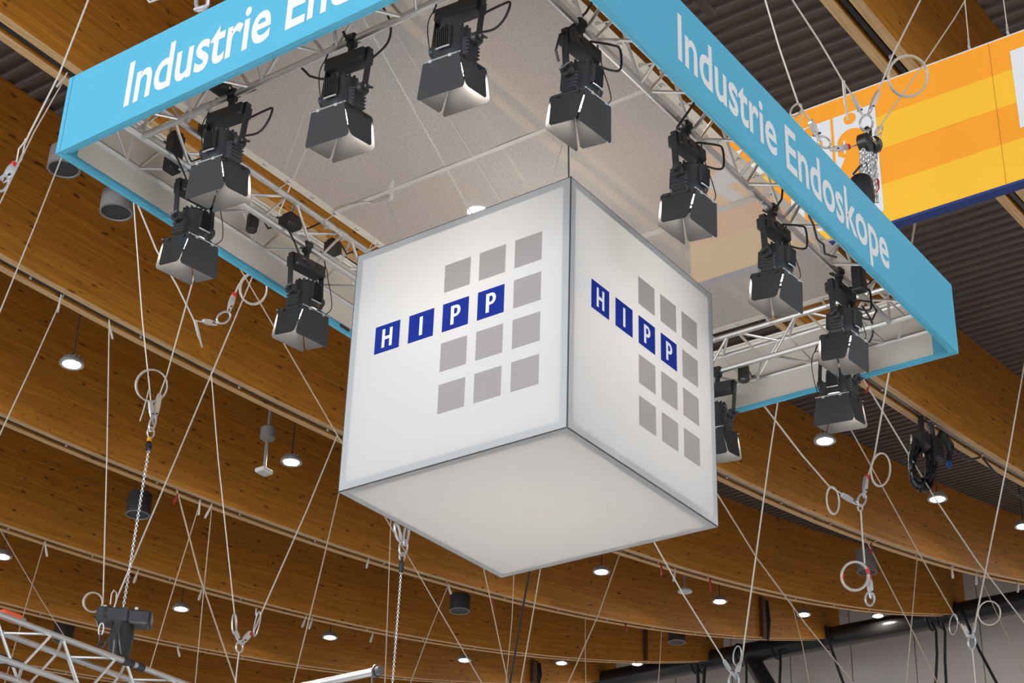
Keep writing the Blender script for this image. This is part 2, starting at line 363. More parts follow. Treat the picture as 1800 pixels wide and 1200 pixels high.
for px, py, k, lb in [(126, 640, 2, 'round pendant lamp at far left above the white rope loop'), (512, 812, 2, 'round pendant lamp just left of the cube beside the grey sensor'), (1057, 1005, 2, 'round pendant lamp just under the right part of the cube bottom'),
        (1265, 1057, 2, 'round pendant lamp right of the cube left of the dark post'), (1413, 1080, 2, 'round pendant lamp above the reflection on the steel tube'), (1543, 1082, 2, 'small lamp peeking out above the steel tube'),
        (318, 1070, 4, 'round pendant lamp to the right of the hoist motor'), (580, 1120, 4, 'round pendant lamp at bottom between the ring bridle and the hanging chain'), (816, 1160, 4, 'round pendant lamp near the bottom edge below the pendant speaker'),
        (987, 1165, 4, 'round pendant lamp at bottom edge right of the black cable'), (4, 978, 4, 'round pendant lamp cut by the left edge'), (1450, 775, 0, 'round pendant lamp under the lowest right spotlight'),
        (1648, 877, 0, 'round pendant lamp below the black cable bundle'), (1799, 925, 0, 'round pendant lamp cut by the right edge'), (840, 372, 0, 'bright lamp glowing through the mesh above the cube')]: lamp(px, py, k, lb)
for xx, k in ((36.6, 0), (41.6, 0), (41.6, 4), (36.6, 6), (41.6, 6)): lamp(0, 0, k, 'unseen round pendant lamp added to light the end wall', (xx, beamY(k)+U/2, zb(xx)+.3))  # extra lamps out of view, added only to brighten the end wall
def speaker(px, ytop, ybot, wpx, k, label):
    c = P(px, ybot, Y=beamY(k)+U/2); r = wpx*pxsize(c)/2; h = (ybot-ytop)*pxsize(c)/math.cos(.5)
    t = thing('pendant_speaker', label, 'speaker', c, 'grey cylindrical pendant speakers')
    M = Matrix.Translation(c)
    obj('drum', MB().lathe([(r, 0), (r, h*.96), (r*.96, h)], 28, M), GREY if k == 1 else DGREY, t, smooth=True)
    q = MB(); q.loft([[M @ V((rr*math.cos(a), rr*math.sin(a), zz)) for a in [i*math.pi/14 for i in range(28)]] for rr, zz in ((r, .0), (r*1.02, -.015), (r*.9, -.02), (r*.88, .015))], False, True); obj('rim', q, GREY, t, smooth=True)
    obj('grille', MB().lathe([(r*.88, -.002), (r*.88, .004)], 24, M), DGREY, t)
    for s in (-1, 1): rod('hanger', t, c+V((s*r*.6, 0, h)), c+V((s*r*.6, 0, zt(c.x)-c.z+.12)), .01, DGREY)
speaker(204, 338, 372, 58, 1, 'grey cylinder speaker hanging below the teal sign at left')
speaker(112, 262, 296, 58, 1, 'grey cylinder speaker half hidden behind the lower left sign corner')
speaker(242, 870, 904, 43, 3, 'dark cylinder speaker behind the hoist chain')
speaker(808, 1048, 1073, 36, 3, 'dark cylinder speaker hanging below the cube bottom tip')
speaker(1524, 970, 1005, 35, 1, 'dark cylinder speaker behind the hanging coiled sling')
speaker(110, 1095, 1124, 35, 5, 'dark cylinder speaker behind the lower left truss')
speaker(1190, 1112, 1128, 30, 3, 'dark cylinder speaker touching the left end of the steel tube')
for px, y0, y1, lb in [(464, 722, 828, 'white box sensor on a long rod with a grey drum, left of the cube'), (1204, 985, 1040, 'white disc sensor on a short rod below the cube right corner')]:
    c = P(px, y1, Y=beamY(2)+U/2); t = thing('roof_sensor', lb, 'sensor', c); s = pxsize(c)
    rod('rod', t, c+V((0, 0, .05)), c+V((0, 0, zt(c.x)-c.z+.12)), .035, GREY)
    if px < 500:
        obj('sensor_box', MB().bevbox(c, (.3, .24, .09), .02), WHITEP, t)
        z2 = P(px, 757, Y=beamY(2)+U/2).z; obj('drum', MB().lathe([(.1, -.16), (.15, -.12), (.15, .1), (.1, .14)], 16, Matrix.Translation((c.x, c.y, z2))), GREY, t, smooth=True)
    else: obj('sensor_disc', MB().lathe([(.1, -.04), (.2, 0), (.18, .05), (.05, .12)], 18, Matrix.Translation(c)), WHITEP, t, smooth=True)
# black cable bundle on the rail of beam 0
def pl(pts, Y): return [P(x, y, Y=Y) for x, y in pts]
YB = beamY(0)+.05
t = thing('cable_bundle', 'black bundle of coiled cables hanging from the beam at right', 'cables', P(1620, 745, Y=YB))
for i in range(9):
    cx, cy = 1620+random.uniform(-7, 9), 818+random.uniform(-10, 10); rx, ry = random.uniform(13, 20), random.uniform(32, 46)
    q = MB(); q.tube([P(cx+rx*math.cos(a), cy+ry*math.sin(a), Y=YB+random.uniform(-.1, .1)+i*.02) for a in [j*math.pi/10 for j in range(20)]], .035, 6, True); obj('cable_coil', q, RUB, t, smooth=True)
for pts in [[(1619, 733), (1619, 752), (1620, 775)], [(1633, 742), (1638, 760), (1640, 785), (1642, 800)], [(1655, 760), (1648, 775), (1650, 800), (1644, 812)], [(1655, 762), (1665, 780), (1669, 795), (1668, 812)], [(1662, 768), (1672, 782), (1673, 790)]]:
    q = MB(); q.tube(pl(pts, YB), .06, 7); obj('cable_drop', q, RUB, t, smooth=True)
for a_, b_ in (((1618, 775), (.34, .3, .34)), ((1640, 790), (.42, .3, .5))):
    obj('strap_wrap', MB().bevbox(P(*a_, Y=YB), b_, .06), RUB, t)
q = MB(); q.tube(pl([(1668, 808), (1668, 820)], YB), .05, 8); o = obj('plug', q, BLUEP, t); o['label'] = 'blue plug'
q = MB(); q.tube(pl([(1675, 790), (1690, 803), (1706, 808), (1722, 804)], YB-.05), .025, 6); q.tube(pl([(1728, 806), (1745, 826), (1772, 855), (1805, 882)], YB-.05), .025, 6); obj('trailing_cable', q, RUB, t)
# small perforated tray at the very top
a = P(1232, 4, Y=beamY(-1)+.9); tag(obj('cable_tray', MB().bevbox(a, (.5, .12, .05), .015), DGREY, org=a), 'small grey cable tray against the dark deck at top', 'tray')

# ================================================================== SIGN FRAME
AX, AY, BX_, BY, S0, S1 = -2.07307, -1.10759, 4.32955, 3.16513, 2.19989, 2.88708
TH = .042
def textmesh(txt, width, cap, bold=.012):
    cu = bpy.data.curves.new('t', 'FONT'); cu.body = txt; cu.size = 1; cu.offset = bold; cu.resolution_u = 4
    o = bpy.data.objects.new('t', cu); COL.objects.link(o); dg = bpy.context.evaluated_depsgraph_get(); me = bpy.data.meshes.new_from_object(o.evaluated_get(dg))
    vs = [v.co.copy() for v in me.vertices]; fs = [tuple(p.vertices) for p in me.polygons]
    bpy.data.objects.remove(o)
    cu2 = bpy.data.curves.new('t', 'FONT'); cu2.body = 'I'; cu2.size = 1; cu2.offset = bold; o = bpy.data.objects.new('t', cu2); COL.objects.link(o); dg = bpy.context.evaluated_depsgraph_get(); m2 = bpy.data.meshes.new_from_object(o.evaluated_get(dg))
    capz = max(v.co.y for v in m2.vertices); base = min(v.co.y for v in m2.vertices); bpy.data.objects.remove(o)
    x0 = min(v.x for v in vs); x1 = max(v.x for v in vs)
    return [((v.x-x0)*width/(x1-x0), (v.y-base)*cap/(capz-base)) for v in vs], fs
def fascia(label, a, b, nrm, text_at=None, lift=.045):
    # a,b: outer bottom corners; nrm: outward normal
    a, b, nrm = V(a), V(b), V(nrm); d = (b-a).normalized(); L = (b-a).length; up = V((0, 0, 1)); h = S1-S0
    t = thing('fascia_panel', label, 'sign', (a+b)/2)
    q = MB(); q.add([a, b, b+up*h, a+up*h, a-nrm*TH, b-nrm*TH, b-nrm*TH+up*h, a-nrm*TH+up*h], [(0, 1, 2, 3), (0, 4, 5, 1), (3, 2, 6, 7), (0, 3, 7, 4), (1, 5, 6, 2), (4, 7, 6, 5)])
    obj('cover', q, TEAL, t)
    q = MB(); i0, i1 = .16, L-.16; o_ = -nrm*(TH+.004)
    q.box((a+b)/2+o_+up*(h/2+lift/2), (abs(d.x)*(i1-i0)+abs(nrm.x)*.006, abs(d.y)*(i1-i0)+abs(nrm.y)*.006, h-lift-.01)); obj('liner', q, LINER, t)
    # slim frame profile on the back
    for z, pm_ in ((.012, TEAL), (h-.012, LINER)):
        q = MB(); q.box((a+b)/2-nrm*(TH+.012)+up*z, (abs(d.x)*(L-.09)+abs(nrm.x)*.018, abs(d.y)*(L-.09)+abs(nrm.y)*.018, .02)); obj('frame_profile', q, pm_, t)
    if text_at is not None:
        vs, fs = text_at
        off = 0
        q = MB(); q.add([a+d*x+up*z+nrm*.002 for x, z in vs], fs); obj('lettering', q, TEXT, t)
    return t
tv, tf = textmesh('Industrie Endoskope', 3.33, .40, .018)
cl = .006
fascia('pale teal fascia panel at upper left, lettered Industrie', (AX, BY-TH-cl, S0), (AX, AY+TH+cl, S0), (-1, 0, 0), ([(x+(BY-TH-cl-2.473), z+2.335-S0) for x, z in tv], tf))
fascia('teal fascia panel at right lettered Industrie Endoskope', (AX, AY, S0), (BX_, AY, S0), (0, -1, 0), ([(x+(-.353-AX), z+2.345-S0) for x, z in tv], tf))
fascia('rear left fascia panel seen from its white lined inside', (BX_, BY, S0), (AX, BY, S0), (0, 1, 0))
fascia('rear right fascia panel with a white lined inside', (BX_, AY+TH+cl, S0), (BX_, BY-TH-cl, S0), (1, 0, 0), lift=.024)
# trusses ------------------------------------------------------------------
ZL, ZU = 2.47, 2.81; CR = .0265
XI0, XI1, YI0, YI1 = -1.618, 3.953, -.662, 2.786; G = .335
def truss(label, axis, s0, s1, inner, outer, phase, m=ALU, zl=ZL, zu=ZU, per=.7, cr=CR, name='lighting_truss', clampat=()):
    def pt(s, o, z): return V((s, o, z)) if axis == 'X' else V((o, s, z))
    t = thing(name, label, 'truss', pt((s0+s1)/2, (inner+outer)/2, zl))
    lines = [(inner, zl), (inner, zu), (outer, zu), (outer, zl)]
    for o, z in lines: rod('chord', t, pt(s0, o, z), pt(s1, o, z), cr, m)
    ph = [phase, phase+per/2]
    for i in range(4):
        (oa, za), (ob, zb_) = lines[i], lines[(i+1) % 4]
        pa, pb = (phase, phase+per/2) if i % 2 == 0 else (phase+per/2, phase)
        n0 = math.floor((s0-pa)/per)-1
        for j in range(int((s1-s0)/per)+4):
            sa = pa+(n0+j)*per
            for sg in (-1, 1):
                p0, p1 = sa+sg*.055, sa+sg*(per/2-.055)
                if min(p0, p1) > s0+.02 and max(p0, p1) < s1-.02: rod('brace', t, pt(p0, oa, za), pt(p1, ob, zb_), .0125, m)
    for s in (s0+.02, s1-.02):
        for i in range(4): 
            (oa, za), (ob, zb_) = lines[i], lines[(i+1) % 4]; rod('end_brace', t, pt(s, oa, za), pt(s, ob, zb_), .0125, m)
    for s, li in clampat:
        o, z = lines[li]
        for e in (-.09, .09): rod('coupler', t, pt(s+e-.06, o, z), pt(s+e+.06, o, z), cr+.006, m)
        for e in (-.12, .1):
            q = MB(); q.box(pt(s+e, o-.0, z-.04), (.03, .03, .03)); obj('coupler_pin', q, STEEL, t)
    return t
truss('front left aluminium truss behind the pale teal sign', 'Y', YI0, YI1, XI0, XI0-G, .22, clampat=((2.2, 0), (2.2, 1)))
truss('front right aluminium truss behind the darker teal sign', 'X', XI0+.06, XI1+.02, YI0, YI0-G, -.06, clampat=((1.62, 0), (.3, 1)))
truss('rear left aluminium truss along the white liner', 'X', XI0-G, XI1, YI1, YI1+G, -.35, clampat=((-1.05, 0), (-1.0, 3), (.55, 1)))
truss('rear right aluminium truss at right of the cube', 'Y', YI0-G, YI1-.06, XI1, XI1+G, .53, clampat=((-.35, 0),))
# mesh ceiling ---------------------------------------------------------------
MX0, MX1, MY0, MY1 = XI0+.16, XI1-.165, YI0+.16, YI1-.185; ZM = ZU+.01
t = thing('mesh_ceiling', 'grey see-through mesh sheet stretched across the truss frame above the cube', 'fabric ceiling', (1, 1, ZM))
q = MB(); NX = 24
q.add([(MX0+(MX1-MX0)*i/NX, MY0+(MY1-MY0)*j/NX, ZM+.004*math.sin(i*1.3)*math.sin(j*1.1)) for j in range(NX+1) for i in range(NX+1)], [(j*(NX+1)+i, j*(NX+1)+i+1, (j+1)*(NX+1)+i+1, (j+1)*(NX+1)+i) for j in range(NX) for i in range(NX)])
obj('mesh_sheet', q, MESHF, t)
HW = .075
q = MB()
for (x0, x1, y0, y1) in ((MX0-HW, MX1+HW, MY0-HW, MY0), (MX0-HW, MX1+HW, MY1, MY1+HW), (MX0-HW, MX0, MY0, MY1), (MX1, MX1+HW, MY0, MY1)):
    q.box(((x0+x1)/2, (y0+y1)/2, ZM), (x1-x0, y1-y0, .004))
obj('hem', q, LINER, t)
SEAM = mat('seam_band', lin(216, 214, 211), .8)
for xx, ww in ((.36, .045), (2.07, .075)):
    q = MB(); q.box((xx, (MY0+MY1)/2, ZM-.004), (ww, MY1-MY0, .003)); obj('seam_band', q, SEAM, t)
gm = MB(); gm.tube([(.016*math.cos(i*math.pi/6), .016*math.sin(i*math.pi/6), 0) for i in range(12)], .006, 5, True); gmo = obj('x', gm, STEEL, smooth=True); gm = gmo.data; bpy.data.objects.remove(gmo)
def grom(x, y, cx, cy, cord):
    inst(gm, 'grommet', t, Matrix.Translation(V((x, y, ZM-.006))-V(t['org'])))
    if cord: 
        rod('bungee_cord', t, (x, y, ZM-.012), (cx-.04*(cy != 0 and 0), cy, ZU-.03), .004, WHITEP)
        rod('bungee_cord', t, (x, y, ZM-.006), (cx+(.05 if abs(cx-x) < .01 else 0), cy+(.05 if abs(cy-y) < .01 else 0), ZU+.02), .004, WHITEP)
i = 0; xx = MX0+.12
while xx < MX1:
    grom(xx, MY1+.035, xx, YI1, i % 2 == 0); grom(xx, MY0-.035, xx, YI0, i % 2 == 1); xx += .285; i += 1
i = 0; yy = MY0+.12
while yy < MY1:
    grom(MX0-.035, yy, XI0, yy, i % 2 == 0); grom(MX1+.035, yy, XI1, yy, i % 2 == 1); yy += .285; i += 1

# ================================================================== CUBE
t = thing('hanging_cube', 'large white fabric cube with grey and blue square logo', 'cube sign', (1, 1, 0))
E_ = .008; FR = .075
q = MB()
for x in (0, 1):
    for y in (0, 1): q.box((FR/2+x*(2-FR), FR/2+y*(2-FR), 1), (FR-.012, FR-.012, 1.99))
for z in (0, 1):
    for y in (0, 1):
        q.box((1, FR/2+y*(2-FR), FR/2+z*(2-FR)), (1.99, FR-.012, FR-.012)); q.box((FR/2+y*(2-FR), 1, FR/2+z*(2-FR)), (FR-.012, 1.99, FR-.012))
obj('aluminium_frame', q, mat('frame_grey', lin(120, 124, 130), .4, .6), t)
q = MB()
for x in (0, 2):
    for y in (0, 2): q.tube([(x+(.004 if x == 0 else -.004), y+(.004 if y == 0 else -.004), .0), (x+(.004 if x == 0 else -.004), y+(.004 if y == 0 else -.004), 2)], .0045, 6)
for z in (.004, 1.996):
    for y in (.004, 1.996): q.tube([(0, y, z), (2, y, z)], .0045, 6); q.tube([(y, 0, z), (y, 2, z)], .0045, 6)
obj('edge_keder', q, DGREY, t)
def face(o, u, v, nrm, name='fabric_panel'):
    o, u, v, nrm = V(o), V(u), V(v), V(nrm); N = 10; q = MB()
    pts = []
    for j in range(N+1):
        for i in range(N+1): pts.append(o+u*(E_+(2-2*E_)*i/N)+v*(E_+(2-2*E_)*j/N))
    q.add(pts, [(j*(N+1)+i, j*(N+1)+i+1, (j+1)*(N+1)+i+1, (j+1)*(N+1)+i) for j in range(N) for i in range(N)])
    return obj(name, q, CUBEF, t)
fl = face((0, 2, 0), (0, -1, 0), (0, 0, 1), (-1, 0, 0)); frr = face((0, 0, 0), (1, 0, 0), (0, 0, 1), (0, -1, 0))
face((2, 0, 0), (0, 1, 0), (0, 0, 1), (1, 0, 0)); face((2, 2, 0), (-1, 0, 0), (0, 0, 1), (0, 1, 0)); face((0, 0, 0), (1, 0, 0), (0, 1, 0), (0, 0, -1), 'bottom_panel')
COLS = [(.248, .485), (.570, .804), (.885, 1.123), (1.203, 1.440), (1.522, 1.759)]
COLR = [(.272, .503), (.585, .815), (.896, 1.125), (1.206, 1.435), (1.517, 1.747)]
ROWS = [(1.382, 1.617), (1.052, 1.284), (.727, .960), (.391, .624)]
def glyph(ch):
    # strokes as quads in a 1x1 box around 0
    if ch == 'H': return [[(-.2, -.3), (-.09, -.3), (-.09, .3), (-.2, .3)], [(.09, -.3), (.2, -.3), (.2, .3), (.09, .3)], [(-.09, -.05), (.09, -.05), (.09, .055), (-.09, .055)]]
    if ch == 'I': return [[(-.06, -.3), (.06, -.3), (.06, .3), (-.06, .3)]]
    st = [[(-.17, -.3), (-.05, -.3), (-.05, .3), (-.17, .3)]]
    n = 9; oy, ix = .115, .02
    outer = [(ix+.17*math.cos(a), oy+.185*math.sin(a)) for a in [math.pi/2-math.pi*i/n for i in range(n+1)]]
    inner = [(ix+.055*math.cos(a), oy+.09*math.sin(a)) for a in [math.pi/2-math.pi*i/n for i in range(n+1)]]
    for i in range(n): st.append([outer[i], outer[i+1], inner[i+1], inner[i]])
    st.append([(-.05, .3), outer[0], inner[0], (-.05, oy+.09)]); st.append([(-.05, oy-.09), inner[-1], outer[-1], (-.05, oy-.185)])
    return st
for par, o, u, nrm, CC in ((fl, V((0, 2, 0)), V((0, -1, 0)), V((-1, 0, 0)), COLS), (frr, V((0, 0, 0)), V((1, 0, 0)), V((0, -1, 0)), COLR)):
    up = V((0, 0, 1))
    for r in range(4):
        for c in range(5):
            blue = r == 1 and c < 4
            if not (blue or c >= 2 and not (r == 1 and c < 4)): continue
            (x0, x1), (z0, z1) = CC[c], ROWS[r]
            q = MB(); q.add([o+u*x+up*z+nrm*.0015 for x, z in ((x0, z0), (x1, z0), (x1, z1), (x0, z1))], [(0, 1, 2, 3)])
            s = obj('blue_square' if blue else 'grey_square', q, PBLUE if blue else PGREY, par)
            if blue:
                q = MB(); cx, cz, sc = (x0+x1)/2, (z0+z1)/2, z1-z0
                for poly in glyph('HIPP'[c]): q.add([o+u*(cx+px*sc*1.06)+up*(cz+py*sc*1.12)+nrm*.003 for px, py in poly], [tuple(range(len(poly)))])
                obj('letter', q, PWHITE, par)
pl_ = bpy.data.lights.new('cube_glow_fill', 'POINT'); pl_.energy = 36; pl_.color = (1, .86, .74); pl_.shadow_soft_size = .35  # fill light added inside the cube so the fabric glows, no real fitting
po = bpy.data.objects.new('cube_glow_fill', pl_); COL.objects.link(po); po.location = (1, 1, 1.45)

# ================================================================== SPOTLIGHTS
PIV = V((0, 0, -.355))
def spot_parts():
    D = []
    def mk(nm, b, m, tilt=False, sm=False, label=None):
        o = obj(nm, b, m, smooth=sm); D.append((nm, o.data, tilt, label)); bpy.data.objects.remove(o)
    b = MB(); b.bevbox((0, 0, .012), (.09, .085, .055), .012); b.bevbox((0, 0, -.035), (.07, .06, .05), .01); b.bevbox((0, 0, -.095), (.04, .04, .09), .008); b.tube([(.02, .05, 0), (.02, .085, .03)], .012, 6); mk('clamp', b, BLACK)
    b = MB(); b.bevbox((0, 0, -.185), (.35, .125, .1), .01); b.bevbox((-.05, -.066, -.185), (.07, .006, .05), .002); b.bevbox((.08, -.066, -.175), (.05, .006, .03), .002); mk('driver_box', b, BLACK)
    b = MB(); b.bevbox((-.1, -.0655, -.17), (.035, .003, .01), .001); mk('label_plate', b, GREY)
    for s in (-1, 1):
        b = MB(); b.bevbox((s*.185, 0, -.3), (.014, .052, .35), .004); b.bevbox((s*.12, 0, -.13), (.14, .052, .012), .004); mk('yoke_arm', b, BLACK)
        b = MB(); M = Matrix.Translation((s*.172, 0, PIV.z)) @ Matrix.Rotation(math.pi/2, 4, 'Y'); b.lathe([(.045, -.018), (.045, .018), (.03, .026)], 14, M); mk('pivot_disc', b, BLACKL, True, True)
    z9 = PIV.z-.095; b = MB(); b.tube([(-.195, 0, z9), (-.225, 0, z9)], .016, 8); b.tube([(-.215, -.045, z9+.02), (-.222, .03, z9-.01)], .009, 6); mk('lock_knob', b, BLACK)
    b = MB(); b.lathe([(.06, -.255), (.1, -.262), (.112, -.285), (.116, -.40), (.122, -.41), (.122, -.482)], 20); mk('body', b, BLACKL, True, True)
    for sy in (-1, 1):
        b = MB(); b.bevbox((0, sy*.112, -.345), (.11, .03, .14), .004)
        for i in range(7): b.bevbox((-.048+i*.016, sy*.129, -.345), (.006, .02, .135), .002)
        mk('heat_sink', b, BLACK, True)
        b = MB(); b.tube([(-.055, sy*.13, -.425), (-.02, sy*.14, -.43), (.02, sy*.14, -.43), (.055, sy*.13, -.425)], .006, 6); mk('handle_strip', b, STEEL, True)
    for s in (-1, 1):
        b = MB(); b.bevbox((s*.118, 0, -.42), (.06, .12, .15), .012)
        for i in range(5): b.bevbox((s*.14, 0, -.37-i*.026), (.03, .128, .012), .004)
        mk('side_fins', b, BLACKL, True)
    b = MB()
    for i in range(14):
        a = i*2*math.pi/14; b.box((math.cos(a)*.088, math.sin(a)*.088, -.252), (.018, .012, .035), Matrix.Rotation(a, 3, 'Z'))
    b.lathe([(.07, -.238), (.07, -.262)], 12); mk('vent_ring', b, BLACK, True)
    b = MB(); zf = -.505; hw = .142
    for s in (-1, 1): b.bevbox((s*(hw-.012), 0, zf), (.024, 2*hw, .022), .004); b.bevbox((0, s*(hw-.012), zf), (2*hw-.04, .024, .022), .004)
    b.loft([[V((r*math.cos(i*math.pi/12), r*math.sin(i*math.pi/12), z)) for i in range(24)] for r, z in ((.12, zf+.01), (.135, zf+.01), (.135, zf-.012), (.12, zf-.012))], False, True); mk('front_frame', b, BLACK, True)
    b = MB(); b.lathe([(.117, -.49), (.06, -.498), (.01, -.5)], 24); mk('lens', b, LENS, True, True)
    # leaves: big pair on +-y, small pair on +-x
    def leaf(side, ax, w0, w1, L, ang):
        n = V((0, side, 0)) if ax == 'y' else V((side, 0, 0)); u = V((1, 0, 0)) if ax == 'y' else V((0, 1, 0))
        d = (n*math.sin(ang)+V((0, 0, -1))*math.cos(ang)).normalized(); o = n*(hw+(.003 if ax == 'y' else -.001))+V((0, 0, zf-.004)); nn = d.cross(u).normalized()
        c = .018
        poly = [(-w0/2, 0), (w0/2, 0), (w0/2+(w1-w0)/2*.93, L-c), (w1/2-c, L), (-w1/2+c, L), (-w0/2-(w1-w0)/2*.93, L-c)]
        q = MB(); q.prism(poly, o, u, d, nn, .0022)
        return q, o, u, d, nn
    for side in (-1, 1):
        for ax, w0, w1, L, ang in (('y', .292, .39, .252, math.radians(-3)), ('x', .275, .212, .24, math.radians(11))):
            q, o, u, d, nn = leaf(side, ax, w0, w1, L, ang); mk('barn_door_leaf', q, LEAF, True)
            c = MB(); 
            for e in (-.08, .08): c.box(o+u*e+d*.008, (.022, .022, .02))
            c.tube([o+u*(-w0/2-.012), o+u*(w0/2+.012)], .005, 6)
            mk('hinge', c, STEEL if ax == 'y' else BLACK, True)
    return D
SP = spot_parts()
R10 = math.radians(-5)
def spotlight(label, px, py, axis, tilt=0, flip=False, cable=0, lean=R10, twist=0):
    if axis == 'X': p = P(px, py, Y=YI0 if py < 520 and px > 900 else YI1); p = V((p.x, YI0 if px > 900 else YI1, ZL)); rz = 0
    else:
        xx = XI0 if px < 900 else XI1; p = P(px, py, X=xx); p = V((xx, p.y, ZL)); rz = math.pi/2
    if flip: rz += math.pi
    t = thing('stage_spotlight', label, 'spotlight', p, 'stage spotlights on the truss frame'); t.rotation_euler = (Matrix.Rotation(rz+twist, 3, 'Z') @ Matrix.Rotation(lean, 3, 'Y')).to_euler()
    T = Matrix.Translation(PIV+V((0, 0, -.095))) @ Matrix.Rotation(tilt, 4, 'X') @ Matrix.Translation(-PIV)
    for nm, d, tl, lb in SP: inst(d, nm, t, T if tl else Matrix())
    sl = bpy.data.lights.new('spot_beam', 'SPOT'); sl.energy = 7200; sl.color = (1, .98, .95); sl.spot_size = .64; sl.spot_blend = .6; sl.shadow_soft_size = .1
    so = bpy.data.objects.new('spot_beam', sl); COL.objects.link(so); so.parent = t; Q0 = t.rotation_euler.to_matrix().to_4x4(); so.matrix_basis = Matrix.Translation((T @ V((0, 0, -.53)))) @ Q0.inverted()
    q = MB(); CV = [[(-.12, -.07, -.20), (-.26, -.1, -.15), (-.33, -.1, -.16), (-.30, -.1, -.27), (-.22, -.1, -.33), (-.1, -.08, -.33), (0, -.06, -.33)],
                    [(.02, -.07, -.15), (.2, -.12, -.1), (.30, -.13, -.09), (.29, -.13, -.25), (.2, -.11, -.3), (.06, -.08, -.32)],
                    [(-.14, -.06, -.17), (-.26, -.08, -.05), (-.3, -.02, .08), (-.26, .1, .2)]][cable % 3]
    def smooth_path(pts, k=4):
        o = []
        for i in range(len(pts)-1):
            p0, p1, p2, p3 = [V(pts[max(0, min(len(pts)-1, j))]) for j in (i-1, i, i+1, i+2)]
            for s in range(k):
                u = s/k; o.append(.5*((2*p1)+(-p0+p2)*u+(2*p0-5*p1+4*p2-p3)*u*u+(-p0+3*p1-3*p2+p3)*u**3))
        o.append(V(pts[-1])); return o
    q.tube(smooth_path(CV), .0085, 6); o = obj('power_cable', q, RUB, t, smooth=True, org=V((0, 0, 0)))
    q = MB(); q.tube(smooth_path([(.17, .0, -.13), (.24, .0, -.1), (.27, 0, -.2), (.265, -.04, -.35), (.23, -.08, -.5), (.15, -.1, -.585)]), .004, 5); q.tube(smooth_path([(.24, 0, -.11), (.21, 0, -.02), (.17, .0, .03)]), .006, 5)
    obj('safety_wire', q, RUB, t, smooth=True, org=V((0, 0, 0)))
    return t
R_ = math.radians
spotlight('black spotlight at the left end of the front truss, overlapping the one below', 409, 175, 'Y', R_(-7), cable=0)
spotlight('black spotlight between the leftmost pair and the top one on the front truss', 620, 71, 'Y', R_(-7), cable=2)
spotlight('topmost black spotlight with a cable looping to its left', 814, -8, 'Y', R_(-7), cable=0)
spotlight('black spotlight hanging right above the near top corner of the cube', 1018, 60, 'X', R_(7), cable=1)
spotlight('black spotlight in front of the pale arrow seen through the mesh', 1205, 215, 'X', R_(7), cable=1)
spotlight('black spotlight overlapping the right end of the mesh near the sign word end', 1357, 370, 'X', R_(7), cable=1)
spotlight('black spotlight at the right corner, above another one', 1474, 481, 'X', R_(7), cable=1)
spotlight('black spotlight on the rear left truss, lower of the left overlapping pair', 345, 310, 'X', R_(7), flip=False, cable=2)
spotlight('black spotlight just left of the cube on the rear left truss', 540, 428, 'X', R_(7), flip=False, cable=2)
spotlight('lowest black spotlight with its bright opening at right', 1476, 589, 'Y', R_(-7), cable=2)
spotlight('black spotlight mostly hidden behind the right edge of the cube', 1262, 652, 'Y', R_(-7), cable=1)
# black power boxes and plugs on the trusses
def pbox(label, c, size, m=BLACK, cyl=False):
    t = thing('power_box' if not cyl else 'cable_plug', label, 'connector', c)
    if cyl:
        obj('sleeve', MB().lathe([(size*.8, -.09), (size, -.08), (size, .05), (size*.7, .08)], 14, Matrix.Translation(c)), m, t, smooth=True)
    else:
        obj('casing', MB().bevbox(c, size, .012), m, t); obj('lid', MB().bevbox(V(c)+V((0, 0, size[2]/2+.012)), (size[0]*.7, size[1]*.7, .03), .006), m, t)
    q = MB(); c = V(c); q.tube([c+V((0, 0, .06)), c+V((.1, .02, .12)), c+V((.2, .02, .05)), c+V((.28, .0, .12)), c+V((.36, 0, .2))], .008, 6); obj('lead', q, RUB, t)
    return t
pbox('black power box inside the left truss corner behind the spotlight', P(306, 270, Y=YI1+.12), (.12, .1, .34))
pbox('second black power box just right of it below the front truss', P(375, 235, Y=YI1-.1), (.26, .1, .12))
pbox('black power box hanging by the sign word end at the right corner', P(1510, 490, Y=YI0-.15), (.1, .1, .24))
pbox('black plug hanging from the rear right truss', P(1307, 655, X=XI1+.1), .055, cyl=True)
pbox('small black plug on the rear left truss left of the cube', P(444, 390, Y=YI1+.2), .05, cyl=True)
pbox('black box plug against the cube left top corner', P(585, 436, Y=YI1+.12), (.14, .1, .1))
pbox('dark box on the rear left truss above the left cube spotlight', P(510, 392, Y=YI1+.12), (.16, .14, .1))
pbox('black box clipped at the top edge of the front left truss', P(384, 152, X=XI0-.1), (.14, .1, .09))
a = P(606, 576, Y=BY-TH-.03); tag(obj('corner_plate', MB().bevbox(a, (.12, .012, .03), .004), BLACK, org=a), 'tiny black bracket plate on the white liner beside the cube', 'bracket')
